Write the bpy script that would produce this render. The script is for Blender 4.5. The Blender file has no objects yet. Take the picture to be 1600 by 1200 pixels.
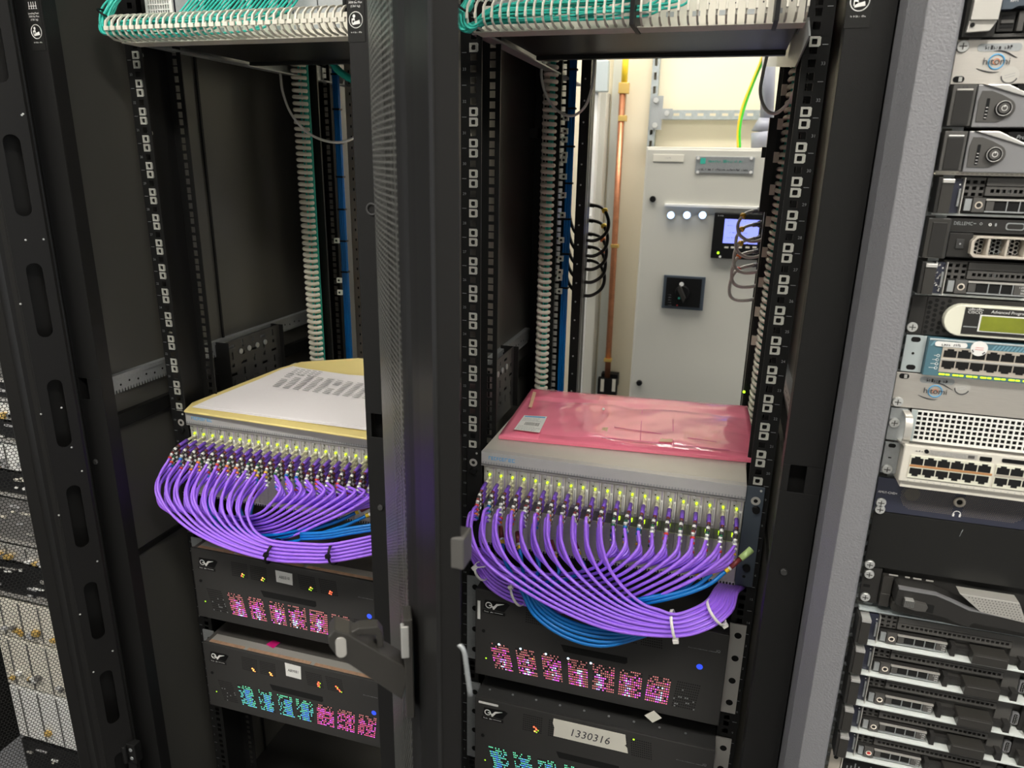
import bpy, math, random
from mathutils import noise as mnoise
from mathutils import Vector as V, Matrix
rnd = random.Random(11)
S = bpy.context.scene
COL = S.collection
U = .04445
GZ = 1.75            # floor lies this far below the zero mark of the racks

# ------------------------------------------------------------------ camera
YAW, PIT, ROL, CAM, FPX = -.2804, .2998, .0193, V((.3809, -1.0857, -.1508)), 1126.22
fw = V((math.sin(YAW)*math.cos(PIT), math.cos(YAW)*math.cos(PIT), -math.sin(PIT)))
_r = V((math.cos(YAW), -math.sin(YAW), 0)); _u = _r.cross(fw)
RT = _r*math.cos(ROL)+_u*math.sin(ROL); UP = _u*math.cos(ROL)-_r*math.sin(ROL)

def W(x, y, v, ax=1):
    """measured photo point -> point on the real plane (axis ax = v) it lies on"""
    d = fw*FPX+RT*(x-800)-UP*(y-600)
    return CAM+d*((v-CAM[ax])/d[ax])

def WN(x, y, p, n):
    d = fw*FPX+RT*(x-800)-UP*(y-600)
    return CAM+d*(((p-CAM).dot(n))/d.dot(n))

# --------------------------------------------------------------- materials
def lin(h):
    h = h.lstrip('#'); o = []
    for i in (0, 2, 4):
        c = int(h[i:i+2], 16)/255
        o.append(c/12.92 if c <= .04045 else ((c+.055)/1.055)**2.4)
    return (*o, 1)

MT = {}
def mat(k, h, r=.5, me=0, em=0, noise=0, nscale=40, bump=0, bscale=300, alpha=1, coat=0, stretch=None, trans=0, emc=None, spec=.5):
    m = bpy.data.materials.new(k); m.use_nodes = True; nt = m.node_tree; b = nt.nodes['Principled BSDF']
    c = lin(h) if isinstance(h, str) else (*h, 1)
    b.inputs['Base Color'].default_value = c
    b.inputs['Roughness'].default_value = r; b.inputs['Metallic'].default_value = me
    b.inputs['Alpha'].default_value = alpha; b.inputs['Coat Weight'].default_value = coat
    b.inputs['Transmission Weight'].default_value = trans; b.inputs['Specular IOR Level'].default_value = spec
    if em:
        b.inputs['Emission Color'].default_value = lin(emc) if emc else c; b.inputs['Emission Strength'].default_value = em
    tc = nt.nodes.new('ShaderNodeTexCoord'); mp = nt.nodes.new('ShaderNodeMapping')
    nt.links.new(tc.outputs['Object'], mp.inputs[0])
    if stretch: mp.inputs['Scale'].default_value = stretch
    if noise:
        n = nt.nodes.new('ShaderNodeTexNoise'); n.inputs['Scale'].default_value = nscale; n.inputs['Detail'].default_value = 4
        nt.links.new(mp.outputs[0], n.inputs['Vector'])
        x = nt.nodes.new('ShaderNodeMix'); x.data_type = 'RGBA'
        x.inputs[6].default_value = tuple(v*(1-noise) for v in c[:3])+(1,); x.inputs[7].default_value = tuple(min(1, v*(1+noise)) for v in c[:3])+(1,)
        nt.links.new(n.outputs[0], x.inputs[0]); nt.links.new(x.outputs[2], b.inputs['Base Color'])
    if bump:
        n = nt.nodes.new('ShaderNodeTexNoise'); n.inputs['Scale'].default_value = bscale
        nt.links.new(mp.outputs[0], n.inputs['Vector'])
        q = nt.nodes.new('ShaderNodeBump'); q.inputs['Strength'].default_value = bump; q.inputs['Distance'].default_value = .001
        nt.links.new(n.outputs[0], q.inputs['Height']); nt.links.new(q.outputs[0], b.inputs['Normal'])
    MT[k] = m
    return m

def perf_mat(k, h, pitch, rad, rough=.4, me=0):
    """sheet steel punched with staggered round holes, laid out in metres along the sheet"""
    m = mat(k, h, rough, me); nt = m.node_tree; b = nt.nodes['Principled BSDF']
    uv = nt.nodes.new('ShaderNodeUVMap')
    def lat(ox, oy):
        a = nt.nodes.new('ShaderNodeVectorMath'); a.operation = 'ADD'; a.inputs[1].default_value = (ox, oy, 0)
        nt.links.new(uv.outputs[0], a.inputs[0])
        w = nt.nodes.new('ShaderNodeVectorMath'); w.operation = 'WRAP'
        px, py = pitch, pitch*math.sqrt(3)
        w.inputs[1].default_value = (px/2, py/2, 1); w.inputs[2].default_value = (-px/2, -py/2, -1)
        nt.links.new(a.outputs[0], w.inputs[0])
        l = nt.nodes.new('ShaderNodeVectorMath'); l.operation = 'LENGTH'; nt.links.new(w.outputs[0], l.inputs[0])
        return l
    a, c = lat(10*pitch, 10*pitch*math.sqrt(3)), lat(10.5*pitch, 10.5*pitch*math.sqrt(3))
    mn = nt.nodes.new('ShaderNodeMath'); mn.operation = 'MINIMUM'
    nt.links.new(a.outputs['Value'], mn.inputs[0]); nt.links.new(c.outputs['Value'], mn.inputs[1])
    g = nt.nodes.new('ShaderNodeMath'); g.operation = 'GREATER_THAN'; g.inputs[1].default_value = rad
    nt.links.new(mn.outputs[0], g.inputs[0]); nt.links.new(g.outputs[0], b.inputs['Alpha'])
    return m

mat('black', (.0105, .0104, .0104), .42, bump=.15, bscale=900, spec=.25)
mat('blackdeep', (.006, .006, .0065), .5, spec=.25)
mat('sidepanel', (.075, .073, .066), .36)
mat('panelblack', (.015, .015, .0145), .38, bump=.06, bscale=500, spec=.25)
mat('railblack', (.012, .012, .012), .4, spec=.25)
mat('void', (.0015, .0015, .0015), .9)  # near-black patches and backings: the shade inside openings, painted as colour
mat('postgrey', (.215, .215, .23), .5, bump=1.0, bscale=420)
mat('steel', (.60, .60, .58), .33, .6, noise=.1)
mat('zinc', (.66, .67, .66), .3, .5, noise=.25, nscale=300)
mat('zincdull', (.40, .42, .43), .5, .6, noise=.15, nscale=200)
mat('nut', (.74, .74, .68), .3, .45)
mat('frame', (.54, .535, .53), .42, .35, noise=.06, nscale=60)
mat('lid', (.62, .60, .55), .5, .3, noise=.05, nscale=15)
mat('card', (.52, .50, .47), .45, .3, noise=.12, nscale=200)
mat('carddk', (.16, .155, .15), .5)
mat('earblue', (.075, .095, .12), .4, .2)
mat('darkgrey', (.045, .045, .045), .45, spec=.25)
mat('gvface', (.043, .042, .041), .5, bump=.1, bscale=700, spec=.25)
mat('gvlid', (.16, .15, .14), .42, .6, noise=.2, nscale=25)
mat('gvlid2', (.05, .048, .046), .45, .4, noise=.2, nscale=25)
mat('copperstrip', (.75, .48, .32), .3, .5, noise=.3, nscale=120)
mat('purple', (.36, .15, .88), .33)
mat('purpleboot', (.17, .07, .50), .42)
mat('blue', (.0, .16, .52), .35)
mat('teal', (.04, .56, .46), .4)
mat('cream', (.74, .71, .62), .5)
mat('plug', (.80, .77, .58), .28, .35)
mat('plugdk', (.06, .05, .05), .4)
mat('white', (.82, .82, .80), .45)
mat('paper', (.86, .83, .85), .6)
mat('ink', (.03, .03, .035), .6)
mat('print', (.42, .42, .43), .6)
mat('envelope', (.80, .66, .26), .55, noise=.08, nscale=20)
mat('silver', (.66, .64, .60), .35, .6)
mat('brushed', (.62, .59, .55), .4, .75, noise=.10, nscale=60, stretch=(1, 1, 30), bump=.1, bscale=200)
mat('bezel', (.27, .27, .28), .38, .4)
mat('bezelhi', (.66, .65, .63), .3, .6)
mat('plastic', (.028, .027, .026), .42, spec=.25)
mat('plasticmid', (.075, .072, .068), .45)
mat('latch', (.035, .033, .03), .3)
mat('ciscoblue', (.075, .17, .215), .42)
mat('ciscoblue2', (.16, .32, .40), .42)
mat('beige', (.66, .63, .56), .5)
mat('tan', (.55, .50, .43), .45, .3)
mat('orangebar', (.60, .30, .13), .4, .3)
mat('speckle', (.22, .19, .15), .4)
mat('navy', (.03, .033, .055), .4)
mat('lcd', (.20, .23, .02), .2, noise=.3, nscale=60)
mat('lcdframe', (.75, .74, .62), .4)
mat('sled', (.74, .78, .76), .42, .1)
mat('paleblue', (.50, .56, .57), .4, .3)
mat('wallcream', (.80, .73, .56), .7, noise=.03, nscale=6)
mat('cabgrey', (.60, .59, .53), .5)
mat('copper', (.62, .27, .15), .38, .8, noise=.35, nscale=40)
mat('brass', (.75, .52, .16), .4, .6)
mat('yellow', (.85, .60, .03), .4)
mat('green', (.05, .62, .03), .4)
mat('galv', (.40, .44, .45), .45, .3, noise=.3, nscale=60)
mat('backing', (.62, .65, .61), .5)
mat('trunk', (.82, .82, .80), .4)
mat('greysleeve', (.30, .31, .37), .4)
mat('floorm', (.10, .10, .105), .4, noise=.15, nscale=5)
mat('ceilm', (.55, .55, .53), .8)
mat('lamp', (1, 1, 1), .5, em=12, emc='#fffaf0')
mat('lamprear', (1, 1, 1), .5, em=7, emc='#fffaf0')
mat('ledgreen', (.55, .9, .02), .4, em=0.5)
mat('ledlime', (.35, .8, .02), .4, em=0.8)
mat('ledred', (1, .12, .05), .4, em=1.2)
mat('ledorange', (1, .35, .08), .4, em=1.2)
mat('ledpink', (.9, .12, .30), .4, em=.42)
mat('ledrose', (.75, .25, .24), .4, em=.22)
mat('ledmag', (.85, .10, .75), .4, em=.8)
mat('ledviolet', (.55, .40, 1), .4, em=0.8)
mat('ledcyan', (.15, .75, .75), .4, em=.42)
mat('ledblue', (.08, .30, .95), .4, em=.7)
mat('ledteal', (.15, .8, .45), .4, em=.42)
mat('ledwhite', (.6, .85, 1), .4, em=1.6)
mat('ledblu2', (.03, .08, .9), .4, em=0.35)
mat('lampblue', (.35, .55, 1), .3, em=2.2)
mat('screen', (.22, .26, .95), .3, em=0.5)
mat('logoblue', (.10, .42, .75), .4)
mat('bluesticker', (.10, .38, .75), .5)
mat('red', (.65, .05, .05), .4)
mat('orange', (.85, .22, .05), .4)
mat('amber', (.85, .50, .05), .4)
mat('brown', (.18, .03, .03), .4)
mat('dkgreen', (.02, .12, .06), .4)
mat('magenta', (.60, .01, .18), .5)
mat('pink', (.95, .24, .36), .25, noise=.04, nscale=9, coat=.6, bump=.12, bscale=14)
mat('pinkdeep', (.84, .19, .29), .25, coat=.6, bump=.3, bscale=20)
mat('contents', (.72, .45, .30), .4, noise=.3, nscale=30)
mat('masktape', (.74, .72, .64), .6)
mat('teallabel', (.05, .45, .35), .4)
mat('tie', (.82, .80, .76), .4)
mat('mesh_seen', (.62, .60, .56), .5, noise=.3, nscale=60)
mat('glasslens', (.5, .42, .36), .3, .5, noise=.3, nscale=200)
mat('greywire', (.78, .76, .74), .4)
mat('blackwire', (.012, .012, .012), .3)
mat('doorblack', (.0115, .0112, .011), .36, bump=.08, bscale=900, spec=.25)
perf_mat('perfdoor', '#7c7c78', .0060, .0023, .32, .4)  # lighter than the other door: highlights on hole edges put into the colour
perf_mat('perfdark', '#242423', .0060, .0026, .35, .2)

# ------------------------------------------------------------ mesh builder
class MB:
    def __init__(s): s.v = []; s.f = []; s.m = []; s.mats = []; s.sm = []; s.uv = None
    def mi(s, k):
        if k not in s.mats: s.mats.append(k)
        return s.mats.index(k)
    def face(s, pts, m, smooth=False):
        n = len(s.v); s.v += [V(p) for p in pts]; s.f.append(tuple(range(n, n+len(pts)))); s.m.append(s.mi(m)); s.sm.append(smooth)
    def idx(s, fs, m, smooth=False):
        k = s.mi(m)
        for f in fs: s.f.append(tuple(f)); s.m.append(k); s.sm.append(smooth)
    def box(s, x0, x1, y0, y1, z0, z1, m='black'):
        n = len(s.v)
        s.v += [V((x, y, z)) for x in (x0, x1) for y in (y0, y1) for z in (z0, z1)]
        s.idx([[n+i for i in q] for q in ((0, 1, 3, 2), (4, 6, 7, 5), (0, 4, 5, 1), (2, 3, 7, 6), (0, 2, 6, 4), (1, 5, 7, 3))], m)
        return s
    def obox(s, c, a, b, d, m='black'):
        c = V(c); n = len(s.v)
        s.v += [c+V(a)*i+V(b)*j+V(d)*k for i in (-1, 1) for j in (-1, 1) for k in (-1, 1)]
        s.idx([[n+i for i in q] for q in ((0, 1, 3, 2), (4, 6, 7, 5), (0, 4, 5, 1), (2, 3, 7, 6), (0, 2, 6, 4), (1, 5, 7, 3))], m)
        return s
    def slab(s, pts, off, m='black', smooth=False):
        """polygon (3D pts) extruded by off"""
        off = V(off); n = len(s.v); k = len(pts)
        s.v += [V(p) for p in pts]+[V(p)+off for p in pts]
        s.idx([tuple(range(n, n+k)), tuple(range(n+2*k-1, n+k-1, -1))], m)
        s.idx([(n+i, n+k+i, n+k+(i+1) % k, n+(i+1) % k) for i in range(k)], m, smooth)
        return s
    def prism(s, poly, ax, a, b, m='black', smooth=False):
        def P(p, t): return {'x': (t, p[0], p[1]), 'y': (p[0], t, p[1]), 'z': (p[0], p[1], t)}[ax]
        o = V(P((0, 0), b))-V(P((0, 0), a))
        return s.slab([P(p, a) for p in poly], o, m, smooth)
    def cyl(s, p0, p1, r0, r1=None, n=12, m='black', caps=True):
        r1 = r0 if r1 is None else r1
        p0, p1 = V(p0), V(p1); d = (p1-p0).normalized()
        a = d.orthogonal().normalized(); b = d.cross(a); k = len(s.v)
        for p, r in ((p0, r0), (p1, r1)):
            s.v += [p+(a*math.cos(t)+b*math.sin(t))*r for t in (2*math.pi*i/n for i in range(n))]
        s.idx([(k+i, k+(i+1) % n, k+n+(i+1) % n, k+n+i) for i in range(n)], m, True)
        if caps: s.idx([tuple(range(k+n-1, k-1, -1)), tuple(range(k+n, k+2*n))], m)
        return s
    def tube(s, pts, r, n=8, m='black', caps=True):
        pts = [V(p) for p in pts]; k = len(s.v); L = len(pts)
        t = [(pts[min(i+1, L-1)]-pts[max(i-1, 0)]).normalized() for i in range(L)]
        a = t[0].orthogonal().normalized()
        for i in range(L):
            a = (a-t[i]*a.dot(t[i])).normalized(); b = t[i].cross(a)
            rr = r[i] if isinstance(r, (list, tuple)) else r
            s.v += [pts[i]+(a*math.cos(q)+b*math.sin(q))*rr for q in (2*math.pi*j/n for j in range(n))]
        for i in range(L-1):
            s.idx([(k+i*n+j, k+i*n+(j+1) % n, k+(i+1)*n+(j+1) % n, k+(i+1)*n+j) for j in range(n)], m, True)
        if caps: s.idx([tuple(range(k+n-1, k-1, -1)), tuple(range(k+(L-1)*n, k+L*n))], m)
        return s
    def ring(s, c, ax, R, r, n=24, m='black', k=8, sq=None):
        c, ax = V(c), V(ax).normalized(); a = ax.orthogonal().normalized() if sq is None else V(sq); b = ax.cross(a)
        base = len(s.v)
        for i in range(n):
            t = 2*math.pi*i/n; d = a*math.cos(t)+b*math.sin(t)
            s.v += [c+d*(R+r*math.cos(q))+ax*r*math.sin(q) for q in (2*math.pi*j/k for j in range(k))]
        s.idx([(base+i*k+j, base+((i+1) % n)*k+j, base+((i+1) % n)*k+(j+1) % k, base+i*k+(j+1) % k) for i in range(n) for j in range(k)], m, True)
        return s
    def disc(s, c, n, r, m, k=14, sx=1):
        c, n = V(c), V(n).normalized()
        a = V((1, 0, 0)) if abs(n.x) < .9 else V((0, 1, 0)); a = (a-n*a.dot(n)).normalized(); b = n.cross(a)
        s.face([c+(a*math.cos(t)*sx+b*math.sin(t))*r for t in (2*math.pi*i/k for i in range(k))], m)
        return s
    def text(s, txt, o, h, m, r=(1, 0, 0), u=(0, 0, 1), align='LEFT', bold=0, squeeze=1, shear=0):
        c = bpy.data.curves.new('t', 'FONT'); c.body = txt; c.size = 1; c.align_x = align; c.resolution_u = 2; c.offset = bold; c.shear = shear
        ob = bpy.data.objects.new('t', c); me = bpy.data.meshes.new_from_object(ob)
        o, r, u = V(o), V(r), V(u); n = len(s.v); q = h/.72
        s.v += [o+r*(p.co.x*q*squeeze)+u*(p.co.y*q) for p in me.vertices]
        s.idx([[n+i for i in p.vertices] for p in me.polygons], m)
        bpy.data.objects.remove(ob); bpy.data.curves.remove(c); bpy.data.meshes.remove(me)
        return s
    def plate(s, x0, x1, z0, z1, y0, y1, holes, m, ax='y'):
        """sheet with rectangular openings (bands of solid boxes)"""
        zs = sorted({z0, z1, *[h[2] for h in holes], *[h[3] for h in holes]})
        zs = [z for z in zs if z0-1e-9 <= z <= z1+1e-9]
        for a, b in zip(zs, zs[1:]):
            if b-a < 1e-6: continue
            mid = (a+b)/2; cur = x0
            for h in sorted([h for h in holes if h[2] < mid < h[3]]):
                if h[0] > cur: s._pb(cur, h[0], a, b, y0, y1, m, ax)
                cur = max(cur, h[1])
            if cur < x1: s._pb(cur, x1, a, b, y0, y1, m, ax)
        return s
    def _pb(s, a, b, c, d, y0, y1, m, ax):
        if ax == 'y': s.box(a, b, y0, y1, c, d, m)
        else: s.box(y0, y1, a, b, c, d, m)
    def build(s, name, parent=None, bev=0, label=None):
        o0 = V((0, 0, 0)); p = parent
        while p is not None: o0 += V(p.location); p = p.parent
        if parent is None:
            xs = [v.x for v in s.v]; ys = [v.y for v in s.v]; zs = [v.z for v in s.v]
            o0 = V(((min(xs)+max(xs))/2, (min(ys)+max(ys))/2, min(zs)))
        me = bpy.data.meshes.new(name)
        me.from_pydata([tuple(v-o0) for v in s.v], [], s.f)
        for k in s.mats: me.materials.append(MT[k])
        me.polygons.foreach_set('material_index', s.m); me.polygons.foreach_set('use_smooth', s.sm)
        if s.uv:
            l = me.uv_layers.new(name='UVMap'); i = 0
            for p_ in me.polygons:
                for li in p_.loop_indices: l.data[li].uv = s.uv[me.loops[li].vertex_index]
        me.update()
        ob = bpy.data.objects.new(name, me); COL.objects.link(ob)
        if parent is None: ob.location = o0
        else: ob.parent = parent
        if bev:
            b = ob.modifiers.new('b', 'BEVEL'); b.width = bev; b.segments = 2; b.limit_method = 'ANGLE'; b.angle_limit = .7
        if label: ob['label'] = label
        return ob

def tag(o, label, cat, group=None, kind=None):
    o['label'] = label; o['category'] = cat
    if group: o['group'] = group
    if kind: o['kind'] = kind
    return o
def thing(name, label, cat, loc, group=None):
    o = bpy.data.objects.new(name, None); o.empty_display_size = .02; COL.objects.link(o); o.location = V(loc)
    return tag(o, label, cat, group)
def struct(name, mb, bev=0):
    o = mb.build(name, None, bev); o['kind'] = 'structure'; return o
def copy_tree(o, parent=None):
    c = o.copy(); COL.objects.link(c); c.parent = parent
    for ch in [x for x in o.children]: copy_tree(ch, c)
    return c
def smooth(pts, n=6):
    P = [V(p) for p in pts]; P = [P[0]*2-P[1]]+P+[P[-1]*2-P[-2]]; out = []
    for i in range(1, len(P)-2):
        a, b, c, d = P[i-1:i+3]
        for k in range(n):
            t = k/n
            out.append(.5*((2*b)+(c-a)*t+(2*a-5*b+4*c-d)*t*t+(3*b-a-3*c+d)*t**3))
    out.append(P[-2]); return out
def screw(mb, x, y, z, r=.0055, m='zinc'):
    mb.cyl((x, y, z), (x, y-.0025, z), r, r*.85, 14, m)
    mb.box(x-r*.55, x+r*.55, y-.0029, y-.0024, z-r*.08, z+r*.08, 'plasticmid'); mb.box(x-r*.08, x+r*.08, y-.0029, y-.0024, z-r*.5, z+r*.5, 'plasticmid')
def arc(cx, cz, r, a0, a1, n=8, rz=None):
    rz = rz or r
    return [(cx+r*math.cos(math.radians(a0+(a1-a0)*i/n)), cz+rz*math.sin(math.radians(a0+(a1-a0)*i/n))) for i in range(n+1)]
def rrect(x0, x1, z0, z1, r, n=4):
    return arc(x1-r, z1-r, r, 0, 90, n)+arc(x0+r, z1-r, r, 90, 180, n)+arc(x0+r, z0+r, r, 180, 270, n)+arc(x1-r, z0+r, r, 270, 360, n)
def scribble(mb, x0, x1, z, h, y, m='ink', seed=1, dens=1.0):
    """a line of type too small to read, as separate little strokes"""
    r = random.Random(seed); x = x0
    while x < x1:
        w = h*r.uniform(.25, .6); hh = h*r.choice((.7, .7, 1))
        if r.random() < .86*dens:
            mb.box(x, x+w*.35, y-.0001, y, z, z+hh, m); mb.box(x, x+w, y-.0001, y, z+hh*r.choice((0, .45, .8)), z+hh*r.choice((0, .45, .8))+h*.18, m)
        x += w+h*.18

# ================================================================= setting
struct('floor', MB().box(-4, 4, -3.2, 2.6, -GZ-.02, -GZ, 'floorm'))
struct('wall_back', MB().box(-4, 4, 2.30, 2.42, -GZ, 1.25, 'wallcream'))
struct('ceiling', MB().box(-4, 4, -3.2, 2.6, 1.25, 1.30, 'ceilm'))
struct('wall_front', MB().box(-4, 4, -3.3, -3.2, -GZ, 1.25, 'ceilm'))
for i, (x, y) in enumerate(((-1.9, -1.55), (-.3, -1.55), (1.3, -1.55), (-1.1, 1.55), (.25, 1.55), (1.7, 1.55))):
    n = ('left end', 'middle', 'right end')[i % 3]
    t = thing('ceiling_light', 'rectangular ceiling light over the %s aisle, %s of its row' % ('front' if i < 3 else 'rear', n), 'ceiling light', (x, y, 1.2), 'ceiling lights')
    MB().box(x-.62, x+.62, y-.22, y-.2, 1.2, 1.25, 'white').box(x-.62, x+.62, y+.2, y+.22, 1.2, 1.25, 'white').box(x-.62, x-.6, y-.2, y+.2, 1.2, 1.25, 'white').box(x+.6, x+.62, y-.2, y+.2, 1.2, 1.25, 'white').build('light_frame', t)
    MB().box(x-.6, x+.6, y-.2, y+.2, 1.215, 1.225, 'lamp' if i < 3 else 'lamprear').build('diffuser', t)

# =================================================================== racks
def cage_nut_mb(x, z):
    m = MB(); a = .0062; h = .0034
    m.box(x-a, x+a, -.0012, 0, z+h, z+a, 'nut').box(x-a, x+a, -.0012, 0, z-a, z-h, 'nut')
    m.box(x-a, x-h, -.0012, 0, z-h, z+h, 'nut').box(x+h, x+a, -.0012, 0, z-h, z+h, 'nut')
    m.cyl((x, -.0008, z), (x, .006, z), .0043, .0043, 10, 'nut', False); m.disc((x, .0015, z), (0, -1, 0), .0042, 'void', 10)
    m.box(x+a, x+a+.0012, -.003, .006, z-a*.8, z+a*.8, 'nut')
    return m

def rail_mb(x, top, bot, sgn, y=0, num=None):
    """mounting rail with square openings; sgn=+1 opening of the rack lies to the right"""
    m = MB(); a = .0047
    x0, x1 = (x-.020, x+.013) if sgn > 0 else (x-.013, x+.020)
    holes = []
    i = 0
    while -i*U > bot:
        for d in (.00635, .02223, .0381):
            z = -i*U-d
            if bot+.01 < z < top-.01: holes.append((x-a, x+a, z-a, z+a))
        i += 1
    for d in (.00635, .02223, .0381):
        for j in range(1, 7):
            z = j*U-d
            if z < top-.01: holes.append((x-a, x+a, z-a, z+a))
    m.plate(x0, x1, bot, top, y, y+.002, holes, 'railblack')
    w = x0 if sgn > 0 else x1-.002
    m.box(w, w+.002, y+.002, y+.094, bot, top, 'railblack')
    h2 = [(min(x, x)-a, x+a, z0+.001, z1-.001+.003) for (_, _, z0, z1) in holes]
    m.plate(x0, x1, bot, top, y+.092, y+.094, h2, 'railblack')
    tx = x0+.002 if sgn > 0 else x1-.010
    if num:
        i = -1
        while -i*U > bot+.02:
            m.box(tx, tx+.007, y-.0002, y, -i*U-.0004, -i*U+.0004, 'zincdull')
            if i >= 0: m.text(str(num-i), (tx+.001, y-.0003, -i*U-.0245), .0042, 'zincdull')
            i += 1
    return m

TOP, BOT = .36, -1.66
def rack(X, who, nuts, door=None):
    t = thing('rack_cabinet', who, 'equipment rack', (X+.2325, .35, -GZ), 'black equipment racks')
    # front posts, with their latch openings and studs
    for s in (-1, 1):
        a, b = (X-.0663, X-.017) if s < 0 else (X+.482, X+.5313)
        sx = X-.055 if s < 0 else X+.5015
        hl = [(sx-.0105, sx+.0095, z-.019, z+.019) for z in (-.539,)]
        m = MB().plate(a, b, BOT, TOP, -.155, -.1535, hl, 'black')
        inner = b-.0015 if s < 0 else a
        outer = a if s < 0 else b-.0015
        m.box(inner, inner+.0015, -.1535, -.129, BOT, TOP, 'black').box(outer, outer+.0015, -.1535, -.09, BOT, TOP, 'black')
        m.box(a+.002, b-.002, -.131, -.1295, BOT, TOP, 'void')
        p = m.build('front_post', t, .0006)
        k = MB().cyl((sx, -.155, -.676), (sx, -.158, -.676), .0055, .004, 14, 'darkgrey'); k.build('stud', p)
        lx = X-.033 if s < 0 else X+.4935
        m = MB().box(lx-.0125, lx+.0125, -.1556, -.155, -.006, .115, 'panelblack')
        m.ring((lx, -.1558, .020), (0, 1, 0), .0095, .0006, 28, 'white', 4)
        m.prism([(lx-.005, .014), (lx+.006, .0155), (lx+.005, .020), (lx, .0185), (lx-.005, .020)], 'y', -.1559, -.1557, 'white')
        m.disc((lx-.0025, -.1559, .0245), (0, -1, 0), .002, 'white'); m.prism([(lx-.006, .0155), (lx-.001, .0185), (lx-.002, .0225), (lx-.006, .0215)], 'y', -.1559, -.1557, 'white')
        scribble(m, lx-.0075, lx+.0075, .0045, .0018, -.1557, 'white', 3)
        for q, tx_ in enumerate(('Leveling Feet:', '3000 lbs Max', '(1361 kg)')):
            m.text(tx_, (lx, -.1558, .0435-q*.0042), .0026, 'white', align='CENTER')
        z = .054
        m.box(lx-.0075, lx+.0075, -.1558, -.1556, z, z+.0007, 'white')
        for q in (-.0065, -.002, .002, .0065): m.box(lx+q-.0004, lx+q+.0004, -.1558, -.1556, z-.003, z+.006, 'white'); m.box(lx+q-.0015, lx+q+.0015, -.1558, -.1556, z-.0035, z-.003, 'white')
        m.ring((lx, -.1558, .074), (0, 1, 0), .008, .0006, 24, 'white', 4)
        m.build('label_plate', p)
    # side panels, inner braces
    for s, xx in ((-1, X-.0640), (1, X+.5275)):
        m = MB().box(xx, xx+.0015, -.128, .93, BOT, TOP, 'sidepanel')
        m.build('side_panel', t)
        ix = xx+.0015 if s < 0 else xx
        g = 1 if s < 0 else -1
        def bx(m, a, b, y0, y1, z0, z1, k): return m.box(min(ix+g*a, ix+g*b), max(ix+g*a, ix+g*b), y0, y1, z0, z1, k)
        m = MB(); bx(m, 0, .012, -.115, .56, -.541, -.534, 'zincdull'); bx(m, .008, .010, -.115, .56, -.562, -.541, 'zincdull')
        for i in range(96):
            y = -.11+i*.0069
            m.prism([(y, -.562), (y+.0045, -.562), (y+.0035, -.568), (y+.001, -.568)], 'x', ix+g*.008, ix+g*.010, 'zincdull')
        for i in range(30):
            y = -.10+i*.021
            m.cyl((ix+g*.0101, y, -.551-.003*(i % 2)), (ix+g*.0103, y, -.551-.003*(i % 2)), .0022, n=8, m='void')
        m.build('side_brace', t)
        m = MB(); bx(m, 0, .014, -.115, .60, -.632, -.606, 'black'); bx(m, 0, .006, -.115, .60, -.90, -.89, 'black'); m.build('side_brace', t)
        m = MB(); bx(m, 0, .045, .60, .68, BOT, TOP, 'black'); m.build('rear_post', t, .001)
        m = MB(); bx(m, .0005, .004, .22, .225, BOT, TOP, 'blackdeep'); bx(m, 0, .018, .56, .60, -.1, -.08, 'black'); m.build('panel_seam', t)
    # mounting rails
    for s, xx in ((1, X), (-1, X+.4651)):
        r = rail_mb(xx, TOP-.02, BOT+.02, s, 0, 33).build('mounting_rail', t)
        for (row, off) in nuts[0 if s > 0 else 1]:
            z = -row*U+off
            cage_nut_mb(xx, z).build('cage_nut', r)
        m = rail_mb(xx, TOP-.02, BOT+.02, s, .52); m.build('rear_mounting_rail', t)
    MB().box(X-.064, X+.529, -.12, .93, TOP, TOP+.02, 'black').build('roof', t)
    MB().box(X-.064, X+.529, -.12, .93, BOT-.02, BOT, 'black').box(X-.06, X-.02, -.1, -.06, -GZ, BOT-.02, 'black').box(X+.485, X+.525, -.1, -.06, -GZ, BOT-.02, 'black').box(X-.06, X-.02, .85, .89, -GZ, BOT-.02, 'black').box(X+.485, X+.525, .85, .89, -GZ, BOT-.02, 'black').build('base', t)
    return t
d0 = .0075
def pairs(rows): return [(r, o) for r in rows for o in (d0, -d0+.0005)]
L1n = pairs(range(0, 15))
L2n = [(0, d0-.001)]+pairs(range(2, 14))+[(14, d0)]
R2n = [(0, d0-.004), (2, d0), (2, -d0)]+pairs(range(3, 14))+[(14, d0)]
rack1 = rack(-.6, 'open black rack left of the perforated door seen edge-on, white papers lying inside', (L1n, pairs(range(0, 15))))
rack2 = rack(0, 'open black rack in the middle, pink bag inside and the room visible through it', (L2n, R2n))

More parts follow.
